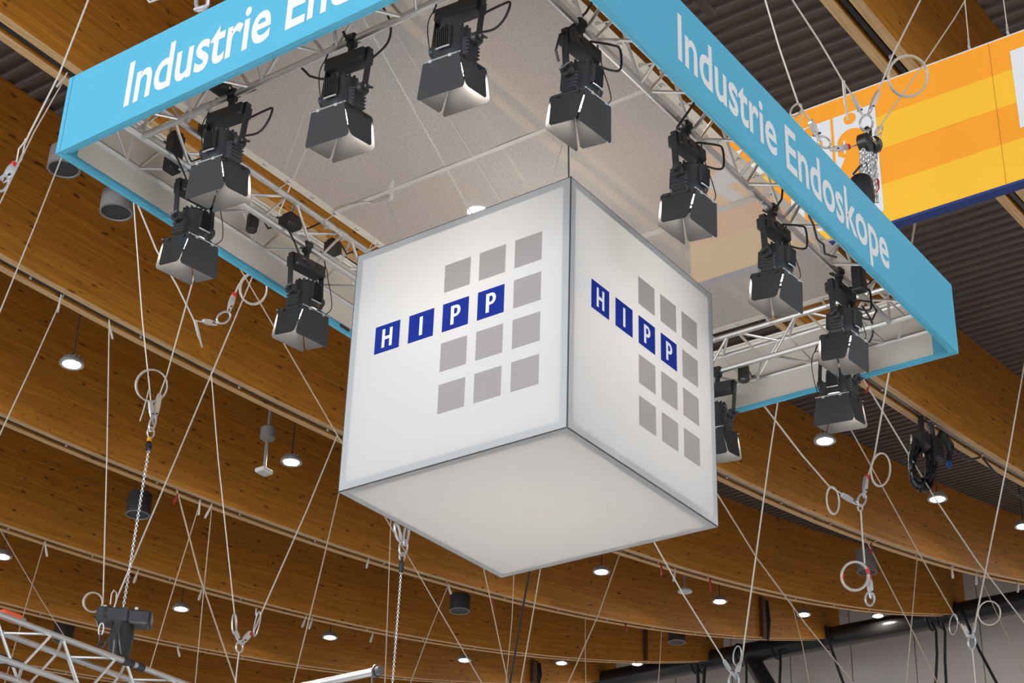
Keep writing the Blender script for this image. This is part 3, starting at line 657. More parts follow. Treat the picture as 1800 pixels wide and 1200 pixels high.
# loose black cables along the front right truss
for lab, pts, Yp in [('black cable hanging through the right truss near the last letters', [(1421, 378), (1430, 395), (1436, 420), (1448, 430), (1450, 446), (1470, 452)], YI0-.33), ('black cable looping to the topmost right spotlight', [(1043, 0), (1030, 22), (1010, 42), (984, 62), (977, 88), (982, 108)], YI0), ('black cable dropping to the spotlight by the pale arrow', [(1226, 172), (1210, 196), (1190, 224)], YI0-.05),
        ('black cable dropping to the spotlight near the sign word end', [(1376, 328), (1374, 350), (1362, 368), (1346, 383)], YI0-.05), ('black cable loop at the right truss corner', [(1502, 527), (1530, 530), (1541, 546), (1533, 562), (1518, 560), (1504, 546)], YI0-.1), ('black cable drooping left of the second front spotlight', [(531, 120), (545, 134), (565, 139), (592, 134)], None)]:
    pp = [P(x, y, Y=Yp) if Yp is not None else P(x, y, X=XI0) for x, y in pts]; q = MB(); q.tube(pp, .009, 6); tag(obj('power_cable', q, RUB, org=pp[0], smooth=True), lab, 'cable', 'loose cables on the truss frame')

# ================================================================== ROPES AND RIGGING
def ringpts(cx, cy, rx, ry, rot, f, n=22):
    c, s = math.cos(rot), math.sin(rot)
    return [f(cx+rx*math.cos(a)*c-ry*math.sin(a)*s, cy+rx*math.cos(a)*s+ry*math.sin(a)*c) for a in [2*math.pi*i/n for i in range(n)]]
def uptorail(p0, p1, Y):
    d = (p0-p1).normalized(); t_ = 0
    if d.z < .05: return p0
    for i in range(600):
        q = p0+d*(i*.05)
        if q.z > zb(q.x)+.03: return q
    return p0
def rig(name, label, cat, Y, parts, grp=None, m=ROPE):
    """parts: ('rope',pts,w[,up]) ('ring',cx,cy,rx,ry,rot,w) ('coil',...) ('clamp',x0,y0,x1,y1,w) ('tape',x0,y0,x1,y1,w,mat) ('sleeve',...)"""
    f = (lambda x, y: P(x, y, Y=Y)) if not callable(Y) else Y
    first = parts[0]; q0 = f(first[1][0][0], first[1][0][1]) if first[0] == 'rope' else f(first[1], first[2])
    single = len(parts) == 1
    t = None if single else thing(name, label, cat, q0, grp)
    for p in parts:
        if p[0] == 'rope':
            pts = [f(*a) for a in p[1]]; r = p[2]*.8*pxsize(pts[0])/2
            if len(p) > 3 and isinstance(p[3], tuple): pts = [P(p[3][0], p[3][1], Y=beamY(p[3][2])+.05)]+pts
            elif len(p) > 3 and p[3]:
                e = uptorail(pts[0], pts[1], Y)
                if (e-pts[0]).length > .02: pts = [e]+pts
            q = MB(); q.tube(pts, r, 6); nm = 'rope'
            if single: return tag(obj(name, q, m, smooth=True, org=pts[0]), label, cat, grp)
            obj(nm, q, m, t, smooth=True)
        elif p[0] in ('ring', 'coil'):
            _, cx, cy, rx, ry, rot, wd = p; pp = ringpts(cx, cy, rx, ry, rot, f); r = wd*pxsize(pp[0])/2
            q = MB(); q.tube(pp, r, 6, True)
            if p[0] == 'coil': q.tube([x+V((r*1.5, r*1.2, r*.8)) for x in ringpts(cx+.5, cy+.6, rx*.97, ry*1.01, rot+.06, f)], r, 6, True)
            obj('ring' if p[0] == 'ring' else 'coil', q, STEEL if p[0] == 'ring' else m, t, smooth=True)
        elif p[0] == 'clamp':
            a, b = f(p[1], p[2]), f(p[3], p[4]); r = p[5]*pxsize(a)/2; d = (b-a).normalized(); sd = d.cross(V((0, 1, 0))).normalized(); sy = V((0, 1, 0)) if not callable(Y) or True else sd
            q = MB(); q.loft([[c+sd*(w_*r)+sy*(h_*r), c-sd*(w_*r)+sy*(h_*r), c-sd*(w_*r)-sy*(h_*r), c+sd*(w_*r)-sy*(h_*r)] for c, w_, h_ in ((a, .55, .4), (a*.92+b*.08, .8, .5), (a*.5+b*.5, 1.0, .55), (a*.2+b*.8, .85, .5), (b*.95+a*.05, .5, .4))]); obj('wedge_clamp', q, STEEL, t)
            for e in (-1, 1):
                q = MB(); q.tube([a*.35+b*.65+sd*(e*r*.75), b+sd*(e*r*.7), b*1.28-a*.28+sd*(e*r*.25)], r*.26, 6); obj('clamp_jaw', q, STEEL, t)
            q = MB(); q.tube([a*.15+b*.85-sy*r, a*.15+b*.85+sy*r], r*.3, 8); obj('clamp_pin', q, DGREY, t)
        elif p[0] == 'tape':
            a, b = f(p[1], p[2]), f(p[3], p[4]); r = p[5]*pxsize(a)/2; q = MB(); q.tube([a, b], r, 8); o = obj('tape_band', q, p[6], t); o['label'] = 'red tape band' if p[6] is REDP else 'yellow tag'
        elif p[0] == 'sleeve':
            a, b = f(p[1], p[2]), f(p[3], p[4]); r = p[5]*pxsize(a)/2; q = MB(); q.tube([a, a*.8+b*.2, a*.55+b*.45, a*.5+b*.5, a*.2+b*.8, b], [r*.6, r*.8, r, r*.85, r, r*.6], 10); obj('rubber_sleeve', q, RUB, t, smooth=True)
        elif p[0] == 'chain':
            a, b = f(p[1], p[2]), f(p[3], p[4]); n = int(p[6]); lk = (b-a)/n; q = MB(); L = lk.length; r = p[5]*pxsize(a)/2
            d = lk.normalized(); s1 = d.orthogonal().normalized(); s2 = d.cross(s1)
            for i in range(n):
                c = a+lk*(i+.5); s = s1 if i % 2 else s2
                q.tube([c+d*(L*.62*math.cos(th))+s*(r*math.sin(th)) for th in [j*math.pi/4 for j in range(8)]], r*.45, 4, True)
            o = obj('chain', q, STEEL, t); o['kind'] = 'stuff'
    return t
yb = lambda k: beamY(k)+.05
G1 = 'single wire ropes slung from the beams'
# upper left
rig('wire_rope', 'pale rope with a bunched hook end at the upper left edge', 'rope', yb(-1), [('rope', [(155, 0), (103, 133), (50, 238), (45, 250)], 4, True), ('rope', [(45, 244), (40, 270), (28, 290), (33, 262), (46, 246)], 4), ('rope', [(44, 246), (38, 280), (22, 296)], 3), ('clamp', 28, 286, 10, 312, 15), ('tape', 25, 287, 21, 292, 11, REDP), ('ring', 5, 322, 9, 15, .5, 5)])
rig('wire_rope', 'pale rope from the upper left beam down to the left edge', 'rope', yb(1), [('rope', [(114, 138), (60, 232), (0, 357), (-20, 396)], 3)], G1)
rig('wire_rope', 'pale rope below the lower left corner of the teal sign', 'rope', yb(1), [('rope', [(107, 280), (60, 400), (-10, 572)], 3, True)], G1)
rig('wire_rope', 'pale rope from the long beam past the left pendant lamp', 'rope', yb(2), [('rope', [(103, 538), (55, 645), (-15, 795)], 3, True)], G1)
rig('wire_rope', 'thin upright rope ending in a loop on the hoist motor', 'rope', yb(2), [('rope', [(192, 572), (188, 800), (181, 1062)], 3, True), ('coil', 163, 1058, 17, 17, 0, 3)])
rig('wire_rope', 'long pale rope slanting from beneath the sign to the hoist motor', 'rope', yb(0), [('rope', [(443, 488), (312, 800), (206, 1050), (200, 1070)], 3.2, True), ('rope', [(194, 1062), (196, 1044), (200, 1037), (205, 1042), (204, 1060)], 3)])
# hoist bridle above the motor
rig('chain_bridle', 'white rope bridle with a big loop holding the hoist chain', 'bridle', yb(0), [('rope', [(235, 358), (250, 560), (263, 682), (265, 706)], 3.2, (223, 197, 1)), ('rope', [(360, 405), (338, 497), (293, 660), (281, 692)], 3.2, (390, 298, 1)), ('coil', 266, 677, 28, 28, 0, 3), ('rope', [(262, 684), (252, 722), (246, 740)], 3), ('clamp', 264, 704, 267, 732, 9), ('clamp', 281, 692, 272, 734, 10), ('ring', 268, 744, 5, 14, .25, 4), ('ring', 265, 760, 6, 9, 0, 3), ('tape', 263, 770, 262, 776, 9, YEL), ('sleeve', 262, 776, 261, 792, 13), ('chain', 261, 792, 217, 1066, 4.2, 62)])
# slack bridle under the sign
rig('slack_bridle', 'slack white bridle with an oval ring below the left sign edge', 'bridle', yb(0), [('rope', [(243, 362), (275, 440), (310, 500), (341, 563), (358, 566)], 4, (176, 166, 1)), ('rope', [(341, 562), (348, 590), (355, 610), (350, 588), (344, 562)], 4), ('clamp', 357, 564, 376, 568, 10), ('ring', 393, 558, 13, 9, -.6, 4), ('clamp', 411, 518, 403, 543, 10), ('tape', 412, 516, 410, 521, 9, REDP), ('rope', [(412, 518), (420, 500), (436, 483)], 4), ('coil', 445, 507, 24, 27, 0, 3.5)])
# ring bridle lower left
rig('ring_bridle', 'white rope bridle joined by a ring left of the bottom chord end', 'bridle', yb(2), [('rope', [(372, 664), (383, 800), (412, 1076), (416, 1110)], 3, True), ('rope', [(605, 735), (540, 895), (460, 1076), (447, 1108)], 3, True), ('ring', 412, 1096, 4, 18, 0, 3), ('ring', 452, 1096, 4, 22, .2, 3), ('clamp', 414, 1108, 420, 1126, 8), ('clamp', 441, 1110, 427, 1128, 10), ('tape', 441, 1112, 438, 1116, 8, REDP), ('ring', 421, 1137, 6, 9, 0, 3.5), ('rope', [(420, 1146), (416, 1180), (413, 1215)], 3.5)])
# second chain below cube
rig('chain_bridle', 'silver shackle and chain hanging from under the cube left part', 'bridle', yb(1), [('rope', [(697, 900), (704, 955)], 3), ('ring', 699, 935, 4, 16, -.25, 5), ('ring', 714, 940, 4, 18, .15, 5), ('ring', 709, 962, 7, 14, .1, 4), ('ring', 707, 978, 5, 7, 0, 3), ('sleeve', 706, 982, 705, 1006, 10), ('tape', 706, 986, 706, 991, 8, YEL), ('chain', 705, 1006, 688, 1225, 3.4, 56)])
for lab, k, pts, wd in [('tan rope from the cube lower left corner to the bottom edge', 2, [(597, 862), (560, 1020), (512, 1215)], 3), ('tan rope crossing from behind the speaker to the ring bridle', 3, [(318, 888), (350, 1010), (420, 1215)], 4), ('thin tan rope slanting down to the lower left truss', 3, [(331, 950), (300, 1050), (262, 1180)], 2.5), ('thin tan rope dropping straight near the second lamp row', 3, [(371, 905), (356, 1060), (342, 1215)], 2.5), ('dark tan rope slanting behind the hoist at left', 4, [(22, 968), (70, 1050), (118, 1125)], 2.2), ('faint rope at the bottom left corner', 4, [(69, 985), (40, 1085), (4, 1215)], 2.2), ('thin upright rope beside the second chain', 2, [(687, 915), (682, 1060), (676, 1215)], 2.5),
        ('tan rope slanting right from the second chain', 1, [(714, 972), (780, 1085), (860, 1222)], 3), ('thin rope slanting left from below the cube tip', 3, [(786, 1033), (755, 1110), (716, 1215)], 2.3), ('thin rope slanting right near the pendant speaker', 2, [(853, 1012), (870, 1090), (896, 1215)], 2.5), ('thin short upright rope behind the black cable', 2, [(903, 1018), (900, 1090), (889, 1205)], 2), ('tan rope right of the black cable under the cube', 1, [(950, 1000), (934, 1095), (913, 1215)], 3), ('tan rope slanting down left from the right pendant lamp', 2, [(1090, 972), (1052, 1080), (990, 1220)], 3),
        ('tan rope from the cube right corner toward the bottom edge', 0, [(1262, 870), (1330, 980), (1415, 1095), (1512, 1215)], 3.5), ('long thin rope crossing the right half to the lower shackle', 0, [(1493, 750), (1620, 980), (1700, 1120)], 3), ('long pale rope passing over the lower right lamp to the right edge', 0, [(1545, 712), (1640, 870), (1717, 985), (1815, 1113)], 3.6), ('thin upright rope at right below the black cable bundle', 1, [(1621, 880), (1607, 1040), (1592, 1215)], 2.3), ('tan rope ending over the grey wall at bottom right', 1, [(1560, 1022), (1600, 1100), (1655, 1215)], 2.8), ('short pale rope below the right end of the orange sign', -1, [(1607, 392), (1602, 425), (1598, 460)], 3)]:
    rig('wire_rope', lab, 'rope', yb(k), [('rope', pts, wd, True)], G1, ROPED if ('tan' in lab or 'thin' in lab or 'faint' in lab) else ROPE)
# more faint ropes seen in the photo
for lab, k, pts, wd in [('faint thin rope over the wall right of the strut', 2, [(1393, 1065), (1410, 1130), (1425, 1215)], 1.8), ('faint thin rope over the wall left of the black cable pair', 3, [(1577, 1082), (1592, 1130), (1620, 1215)], 1.8), ('faint upright rope left of the small bridle at bottom right', 3, [(1029, 1085), (1029, 1150), (1030, 1215)], 1.6), ('faint upright rope beside the third speaker', 3, [(1163, 1110), (1160, 1160), (1156, 1215)], 1.6), ('faint thin rope right of the right shackle', 1, [(1722, 1012), (1760, 1095), (1800, 1180)], 1.8)]:
    rig('wire_rope', lab, 'rope', yb(k), [('rope', pts, wd, True)], G1, ROPED)
rig('black_cable', 'black cable hanging from beneath the cube to the bottom edge', 'cable', yb(0), [('rope', [(931, 1002), (916, 1085), (894, 1215)], 5, True)], None, RUB)
# small bridle bottom right of centre
rig('ring_bridle', 'white bridle meeting at a ring above the bottom edge right of centre', 'bridle', yb(0), [('rope', [(1150, 953), (1200, 1043), (1268, 1152), (1276, 1168)], 3.5, True), ('rope', [(1367, 708), (1353, 800), (1304, 1160), (1300, 1172)], 3.5, True), ('ring', 1296, 1152, 7, 17, .1, 2.5), ('clamp', 1272, 1160, 1286, 1182, 8), ('clamp', 1301, 1165, 1294, 1186, 9), ('ring', 1290, 1196, 9, 13, 0, 4)])
# right bridle with the hanging coiled sling
rig('sling_bridle', 'white bridle with a coiled sling and red tape hanging at right', 'bridle', yb(-1), [('rope', [(1336, 703), (1343, 713), (1410, 800), (1457, 854), (1480, 868)], 4), ('coil', 1464, 879, 11, 24, -.12, 3), ('clamp', 1479, 869, 1502, 882, 10), ('rope', [(1563, 653), (1537, 800), (1526, 835)], 4, True), ('coil', 1548, 825, 17, 29, .05, 3), ('clamp', 1523, 838, 1519, 866, 11), ('tape', 1524, 836, 1523, 842, 9, REDP), ('ring', 1515, 878, 7, 11, .3, 4), ('ring', 1512, 892, 4, 6, 0, 3), ('rope', [(1513, 896), (1516, 945), (1520, 990)], 4), ('coil', 1503, 1012, 24, 25, 0, 4.5), ('tape', 1523, 996, 1527, 1008, 7, REDP), ('tape', 1481, 1010, 1480, 1017, 7, REDP), ('tape', 1528, 1010, 1530, 1018, 6, REDP), ('clamp', 1529, 1018, 1530, 1044, 12), ('ring', 1529, 1052, 8, 12, 0, 4)])
rig('shackle_bridle', 'bridle meeting at a silver shackle in front of the grey wall', 'bridle', yb(-1), [('rope', [(1690, 1096), (1700, 1118)], 3), ('rope', [(1798, 655), (1773, 800), (1717, 1080), (1712, 1112)], 3.2, True), ('coil', 1739, 1077, 20, 21, 0, 2.2), ('ring', 1676, 1097, 7, 18, .1, 2), ('clamp', 1694, 1100, 1702, 1116, 8), ('clamp', 1714, 1094, 1710, 1116, 7), ('ring', 1708, 1128, 6.5, 12, 0, 4), ('rope', [(1709, 1140), (1712, 1170), (1716, 1215)], 2.5)])
# chain hoist on the right truss
YH = YI0-.16
rig('hoist_bridle', 'white rope bridle with a coil meeting at the hoist ring', 'bridle', YH, [('rope', [(1393, 0), (1440, 72), (1483, 145), (1500, 170)], 4, False), ('rope', [(1481, 142), (1484, 180), (1491, 212), (1487, 180), (1484, 142)], 3.5), ('clamp', 1498, 168, 1514, 198, 10), ('rope', [(1618, 0), (1570, 95), (1553, 138), (1544, 160)], 4, False), ('coil', 1596, 133, 35, 36, 0, 4), ('clamp', 1545, 160, 1530, 192, 10), ('ring', 1523, 216, 11, 14, .1, 4.5)])
rig('slack_sling', 'slack white sling with a swivel clamp above the teal sign', 'sling', YH+.1, [('rope', [(1345, 0), (1370, 85), (1403, 182), (1424, 212)], 4, False), ('ring', 1399, 194, 8, 13, .6, 3.5), ('rope', [(1408, 183), (1410, 205), (1404, 220)], 3), ('clamp', 1424, 212, 1438, 240, 15), ('ring', 1449, 250, 12, 9, .7, 4), ('clamp', 1494, 258, 1466, 262, 10), ('tape', 1488, 258, 1491, 258, 11, REDP), ('rope', [(1496, 258), (1514, 252)], 3)])
rig('wire_rope', 'pale rope running from the top edge through the coil to the hoist', 'rope', YH+.25, [('rope', [(1697, 0), (1676, 35), (1620, 118), (1552, 215), (1540, 236)], 3), ('ring', 1545, 230, 5, 10, .6, 2.5), ('rope', [(1551, 218), (1549, 240), (1544, 252)], 2.5)])
fh = lambda x, y: P(x, y, Y=YH)
t = thing('chain_hoist', 'black hand chain hoist hanging beside the teal sign with silver chains', 'hoist', fh(1526, 250))
c = fh(1523, 251); s = pxsize(c); Mh = Matrix.Translation(c) @ Matrix.Rotation(math.pi/2, 4, 'X')
obj('wheel_cover', MB().lathe([(16*s, -.06), (18*s, -.05), (18*s, .03), (10*s, .05)], 18, Mh), BLACK, t, smooth=True)
c2 = fh(1532, 256); obj('gear_housing', MB().lathe([(12*s, -.06), (15*s, -.03), (15*s, .06), (8*s, .09)], 16, Matrix.Translation(c2) @ Matrix.Rotation(math.pi/2, 4, 'X')), BLACK, t, smooth=True)
obj('hook', MB().tube([fh(1520, 228), fh(1524, 224), fh(1530, 228), fh(1530, 238)], 3*s, 6), BLACK, t)
o = obj('yellow_label', MB().bevbox(c+V((-.0, -.075, -.02)), (.06, .008, .012), .002), YEL, t); o['label'] = 'yellow sticker strip'
o = obj('white_label', MB().bevbox(c+V((-.0, -.075, .01)), (.05, .008, .02), .002), WHITEP, t); o['label'] = 'white sticker'
for x0, y0, x1, y1 in [(1517, 262, 1512, 310), (1520, 266, 1517, 300), (1530, 262, 1534, 345), (1536, 264, 1540, 355), (1541, 262, 1533, 330), (1526, 268, 1531, 300), (1529, 250, 1527, 275), (1514, 266, 1516, 316), (1538, 266, 1537, 322), (1523, 270, 1524, 312), (1534, 270, 1541, 310)]:
    a, b = fh(x0, y0), fh(x1, y1); q = MB(); n = 9; lk = (b-a)/n; d = lk.normalized(); s1 = V((1, 0, 0)); s2 = V((0, 1, 0)); r = 3.6*s
    for i in range(n):
        cc = a+lk*(i+.5); q.tube([cc+d*(lk.length*.62*math.cos(th))+(s1 if i % 2 else s2)*(r*math.sin(th)) for th in [j*math.pi/4 for j in range(8)]], r*.42, 4, True)
    o = obj('chain', q, STEEL, t); o['kind'] = 'stuff'
q = MB(); q.tube([fh(1514, 316), fh(1514, 322), fh(1517, 350), fh(1519, 376)], [18*s, 20*s, 21*s, 16*s], 12); obj('chain_bag', q, RUB, t, smooth=True)
q = MB(); q.tube([fh(1518, 285), fh(1500, 306)], 2*s, 5); q.tube([fh(1520, 282), fh(1527, 306)], 2*s, 5); obj('bag_strap', q, RUB, t)
q = MB(); q.tube([fh(1540, 312), fh(1543, 318), fh(1543, 332), fh(1540, 338)], [2*s, 3*s, 3*s, 2*s], 6); o = obj('latch', q, REDP, t); o['label'] = 'red hook latch'
q = MB(); q.tube([fh(1541, 338), fh(1543, 356)], 2.4*s, 6); obj('hook_shank', q, STEEL, t)
# shackle at the top left of the sign and loose white rope piece
fs = lambda x, y: P(x, y, X=XI0-G)
t = thing('shackle', 'steel shackle at the top edge above the pale teal sign', 'shackle', fs(352, 12))
q = MB(); q.tube([fs(345, -12), fs(345, 8), fs(350, 20), fs(358, 18), fs(365, 8), fs(367, -12)], .016, 8); obj('bow', q, STEEL, t, smooth=True)
q = MB(); q.tube([fs(343, 17), fs(362, 12)], .018, 8); obj('pin', q, STEEL, t)
rig('rope_tail', 'white rope end poking in at the top edge left of the shackle', 'rope', lambda x, y: P(x, y, X=XI0-G-.1), [('rope', [(256, -6), (263, 4), (283, -3)], 5), ('rope', [(262, 3), (272, 1)], 3)])
# cube suspension
fm = lambda x, y: P(x, y, Z=ZM-.02)
def wirepts(lab, pts, r, m, nm='suspension_wire'): 
    q = MB(); q.tube(pts, r, 6); return tag(obj(nm, q, m, smooth=True, org=pts[0]), lab, 'wire', 'wires holding the cube')
h0 = P(686, 352, Z=ZM-.05)
t = thing('cube_hanger', 'white hook hanger on the mesh above the cube left corner', 'hanger', h0)
q = MB(); q.tube([h0, h0+V((0, 0, .1)), h0+V((.01, 0, .2))], [.018, .028, .008], 8); obj('swivel', q, WHITEP, t)
q = MB(); q.tube([h0+V((-.03, 0, 0)), h0+V((0, 0, -.05)), h0+V((.03, 0, 0))], .007, 6); obj('eye', q, STEEL, t)
for b in (V((.05, 1.96, 2.0)), V((.35, 1.7, 2.0))):
    q = MB(); q.tube([h0+V((0, 0, -.05)), b], .003, 5); obj('leg_wire', q, STEEL, t)
q = MB(); q.tube([h0, P(655, 358, Z=ZM-.02), P(640, 355, Z=ZM-.015), P(612, 362, Z=ZM-.02), P(585, 372, Z=ZM-.02)], .007, 6); obj('white_cord', q, WHITEP, t)
h1 = P(1193, 420, Z=ZM-.05)
t = thing('cube_hanger', 'small hook hanger above the cube right corner', 'hanger', h1)
q = MB(); q.tube([h1+V((-.05, 0, .02)), h1+V((0, 0, 0)), h1+V((.03, 0, .03))], .012, 6); obj('hook', q, STEEL, t)
q = MB(); q.tube([h1, V((1.9, .1, 2.0))], .003, 5); obj('leg_wire', q, STEEL, t)
wirepts('dark cable from the mesh to the cube near top corner', [V((.03, .04, 2)), V((.03, .06, ZM))], .006, DGREY)
wirepts('thin white wire beside the dark cable at the cube top corner', [V((.05, .22, 2)), P(999, 215, Z=ZM)], .004, WHITEP)
for lab, pts in [('thin white wire slanting up the mesh between two left spotlights', [(500, 300), (556, 140)]), ('faint straight wire above the mesh behind the top spotlight', [(692, 53), (880, 353)])]:
    pp = [P(x, y, Z=ZM-.03) for x, y in pts]; wirepts(lab, pp, .002, WHITEP)

# ================================================================== ORANGE SIGN
OX = 6.43; OT, OB = 6.985, 5.16; OY0, OY1 = -4.6, 2.74
t = thing('orange_sign', 'large orange banded hanging sign with white pictogram panel and arrow', 'sign', (OX, -1, OB))
obj('sign_body', MB().box((OX+.06, (OY0+OY1)/2, (OT+OB)/2), (.12, OY1-OY0, OT-OB)), ORG, t)
obj('underside_strip', MB().box((OX+.06, (OY0+OY1)/2, OB-.015), (.13, OY1-OY0, .03)), NAVY, t)
obj('top_edge', MB().box((OX+.06, (OY0+OY1)/2, OT+.008), (.13, OY1-OY0, .016)), WHITEP, t)
zz = [P(1750, y, X=OX).z for y in (72, 132, 193, 258, 328)]
def quad(nm, y0, y1, z0, z1, m, dx=.003):
    q = MB(); q.add([(OX-dx, y0, z0), (OX-dx, y1, z0), (OX-dx, y1, z1), (OX-dx, y0, z1)], [(0, 1, 2, 3)]); return obj(nm, q, m, t)
quad('amber_band', OY0+.01, OY1-.01, zz[2], zz[1], ORY); quad('amber_band', OY0+.01, OY1-.01, OB+.003, zz[3], ORY)
def poly(nm, pts, m, dx):
    q = MB(); q.add([(OX-dx, y, z) for y, z in pts], [tuple(range(len(pts)))]); return obj(nm, q, m, t)
SW = mat('sign_white', (.8, .8, .8, 1), .6)
wp0, wp1 = .33, 1.42
o = quad('pictogram_panel', wp0, wp1, OB+.16, OT-.24, SW, .006); o['label'] = 'white panel with person pictograms'
ym = P(1464, 240, X=OX).y
quad('divider', ym-.016, ym+.016, OB+.16, OT-.24, ORG, .009)
def disc(y, z, r, m, dx=.009, nm='pictogram_head'): poly(nm, [(y+r*math.cos(i*math.pi/10), z+r*math.sin(i*math.pi/10)) for i in range(20)], m, dx)
hc = P(1494, 209, X=OX); hy = hc.y; hz = hc.z; disc(hy, hz, .075, ORG)
dome = [(hy+.17*math.cos(a), hz-.29+.15*math.sin(a)) for a in [math.pi*i/10 for i in range(11)]]
poly('pictogram_body', dome+[(hy-.17, hz-.45), (hy-.09, hz-.5), (hy-.2, hz-.72), (hy+.2, hz-.72), (hy+.09, hz-.5), (hy+.17, hz-.45)], ORG, .009)
for s in (-1, 1): quad('arm_slit', hy+s*.085-.012, hy+s*.085+.012, hz-.45, hz-.27, SW, .012); quad('pictogram_leg', hy+s*.055-.035, hy+s*.055+.035, OB+.2, hz-.72, ORG, .009)
my = ym+.3; disc(my, hz, .075, ORG)
poly('pictogram_body', [(my-.17, hz-.16), (my+.17, hz-.16), (my+.17, hz-.6), (my+.1, hz-.6), (my+.1, OB+.2), (my-.1, OB+.2), (my-.1, hz-.6), (my-.17, hz-.6)], ORG, .009)
# arrow (points along +Y, to the left in view)
ar = [(1243, 328), (1290, 284), (1318, 284), (1290, 316), (1345, 306), (1345, 336), (1290, 338), (1318, 352), (1290, 358)]
ap = [P(x, y, X=OX) for x, y in ar]; tip = ap[0]
A = [(tip.y, tip.z), (tip.y-.33, tip.z+.34), (tip.y-.5, tip.z+.34), (tip.y-.27, tip.z+.09), (tip.y-.8, tip.z+.09), (tip.y-.8, tip.z-.09), (tip.y-.27, tip.z-.09), (tip.y-.5, tip.z-.34), (tip.y-.33, tip.z-.34)]
q = MB(); q.add([(OX-.009, y, z) for y, z in A], [(0, 1, 2, 3), (0, 3, 4, 5, 6), (0, 6, 7, 8)]); obj('arrow', q, SW, t)
o = quad('white_board', OY0+.02, -1.245, OB+.62, OT-.2, SW, .006); o['label'] = 'white board cut by the right edge'
disc(-1.47, 6.42, .06, mat('lime_dot', lin(190, 200, 40), .6), nm='lime_dot')
for px in (1743, 1545): 
    ys = P(px, 120, X=OX).y; quad('cloth_joint', ys-.004, ys+.004, OB, OT, mat('joint_%d' % px, lin(205, 130, 40), .7), .004) if px == 1743 else None
for px, py, px2, py2, lb in [(1704, 86, 1696, 0, 'thin wire with small hook holding the orange sign, left one'), (1772, 61, 1764, 0, 'thin wire with small hook holding the orange sign, right one')]:
    a = P(px, py, X=OX+.06); b = P(px2, py2, X=OX+.06); t2 = thing('sign_wire', lb, 'wire', a, None)
    d = (b-a).normalized(); e = a+d*((zb(b.x)-a.z)/d.z); rod('wire', t2, a+d*.12, e, .006, ROPE)
    q = MB(); q.tube([a+V((.03*math.cos(i*math.pi/5), 0, .03*math.sin(i*math.pi/5)+.02)) for i in range(10)], .008, 5, True); q.tube([a+V((0, 0, .05)), a+d*.14], .012, 6); obj('ring_hook', q, STEEL, t2)

# ================================================================== LOWER LEFT TRUSS, MOTOR, CHORD END
c0 = P(150, 1136, Y=yb(0)-.17); sp = .335
t = truss('aluminium truss at the lower left corner under the hoist motor', 'X', c0.x-3, c0.x+3, c0.y, c0.y+sp, c0.x+.05, ALU, c0.z-sp, c0.z, .7, .0265, 'floor_truss')
q = MB()
for i in range(4):
    y = c0.y+.06+.035*i; q.tube([(c0.x-2.2+j*.4, y+.02*math.sin(j*1.7+i), c0.z-sp+.045+.012*math.sin(j*2.1+i)) for j in range(12)], .01, 6)
tag(obj('cable_run', q, RUB, org=V((c0.x, c0.y, c0.z))), 'black cables lying inside the lower left truss', 'cables')
a = P(17, 1082, Y=c0.y+sp/2); a.z = c0.z+.085
t2 = thing('orange_clamp', 'orange fixture corner on top of the lower left truss', 'fixture', a)
obj('casing', MB().bevbox(a, (.2, .1, .07), .015), mat('orange_plastic', lin(225, 90, 50), .5), t2); obj('end_cap', MB().bevbox(a+V((.125, 0, 0)), (.05, .07, .05), .01), GREY, t2)
# motor
mc = P(217, 1086, Y=yb(0)); mz = mc.z; s = pxsize(mc)
t = thing('hoist_motor', 'black chain hoist motor above the lower left truss', 'motor', mc)
Rm = Matrix.Rotation(-.93+.1, 3, 'Z')
def mbox(nm, off, size, m, bev=.012):
    b = MB(); b.bevbox((0, 0, 0), size, bev); b.v = [mc+Rm @ ((v+V(off))*1.25) for v in b.v]; return obj(nm, b, m, t)
mbox('gearbox', (-.07, 0, 0), (.22, .16, .105), BLACKL); mbox('motor_casing', (.11, 0, -.005), (.15, .15, .1), BLACKL); mbox('end_plate', (.19, 0, -.005), (.012, .14, .09), BLACK, .004)
for x in (-.135, .08): mbox('lug', (x, 0, .065), (.025, .02, .04), STEEL, .004)
for x in (-.12,):
    for z in (-.02, .022): mbox('bolt_head', (x, -.084, z), (.022, .012, .022), BLACK, .004)
mbox('chain_guide', (-.01, 0, .06), (.07, .05, .02), STEEL, .004)
mbox('bag_bracket', (-.02, -.06, -.07), (.06, .03, .06), BLACK, .004)
b = MB(); rr = []
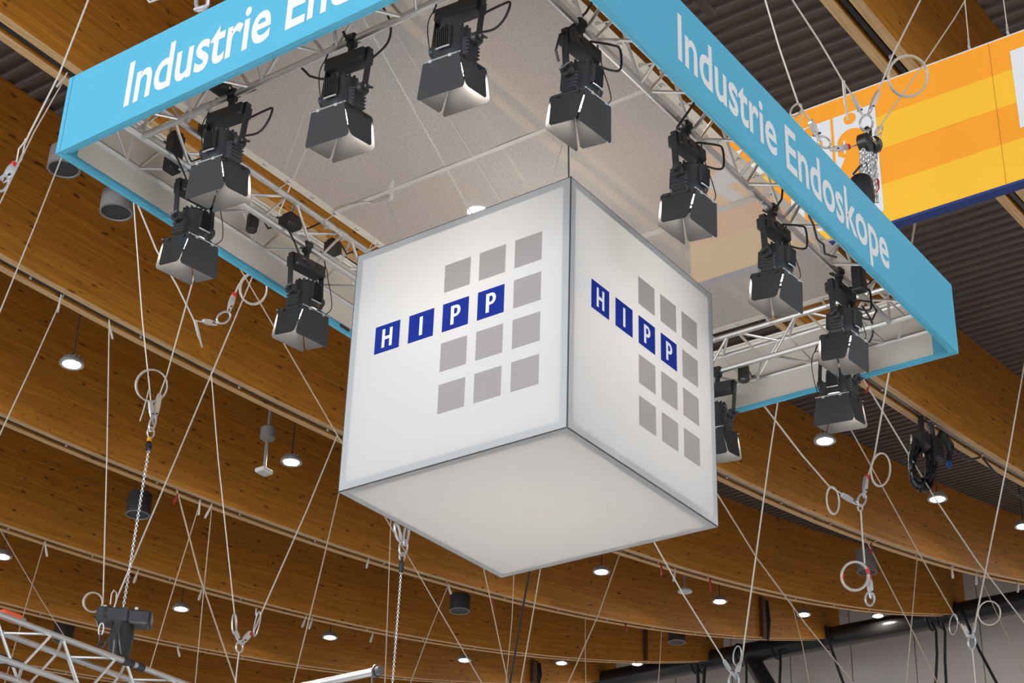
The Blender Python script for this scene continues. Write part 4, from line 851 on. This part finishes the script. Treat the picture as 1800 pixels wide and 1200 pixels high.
for (z, wx, wy) in ((-.05, .075, .08), (-.12, .085, .09), (-.22, .078, .085), (-.3, .068, .07)): rr.append([mc+Rm @ (V((.005+wx*math.cos(a), wy*math.sin(a), z))*1.25) for a in [i*math.pi/8 for i in range(16)]])
b.loft(rr); obj('chain_bag', b, RUB, t, smooth=True)
b = MB()
for x in (-.05, 0, .03): b.tube([mc+Rm @ (V((-.01, -.1, -.1))*1.25), mc+Rm @ (V((x-.02, -.115, -.2))*1.25), mc+Rm @ (V((x*1.8-.02, -.1, -.29))*1.25)], .012, 6)
obj('bag_strap', b, BLACKL, t)
b = MB(); b.tube([mc+Rm @ (V((-.135+.016*math.cos(a), -.03, -.1+.045*math.sin(a)))*1.25) for a in [i*math.pi/6 for i in range(12)]], .007, 6, True); obj('shackle_ring', b, WHITEP, t, smooth=True)
b = MB(); b.tube([mc+Rm @ (V((-.135, -.03, -.14))*1.25), mc+Rm @ (V((-.13, -.03, -.18))*1.25), mc+Rm @ (V((-.14, -.03, -.23))*1.25)], .014, 6); obj('hook', b, BLACK, t)
b = MB(); cw = V((P(216, 1160, Y=c0.y).x, c0.y, c0.z)); b.tube([cw, cw+V((.11, 0, 0))], .036, 12); b.tube([cw+V((.16, 0, 0)), cw+V((.23, 0, 0))], .036, 12); tag(obj('round_sling', b, RUB, org=cw), 'black sling wraps around the lower left truss chord', 'sling')
# chord end at the bottom
e = P(668, 1178, d=11); e2 = P(540, 1205, Y=e.y+.0)
e2 = e+V((0, 1.3, 0))
t = thing('truss_chord', 'end of a pale truss tube with a black cable at the bottom edge', 'tube', e)
q = MB(); q.tube([e, e2], .026, 14); obj('tube', q, ALU, t, smooth=True)
q = MB(); q.tube([e+V((0, -.004, 0)), e+V((0, .02, 0))], .03, 14); obj('end_ring', q, DGREY, t, smooth=True)
q = MB(); q.tube([e+V((.0, .03+.0, 0))+V((.036*math.cos(a), 0, .036*math.sin(a))) for a in [i*math.pi/6 for i in range(12)]], .008, 6, True); q.tube([e+V((-.03, .03, 0)), e+V((-.035, .03, -.1)), e+V((-.02, .04, -.3))], .008, 6); obj('black_cable', q, RUB, t)
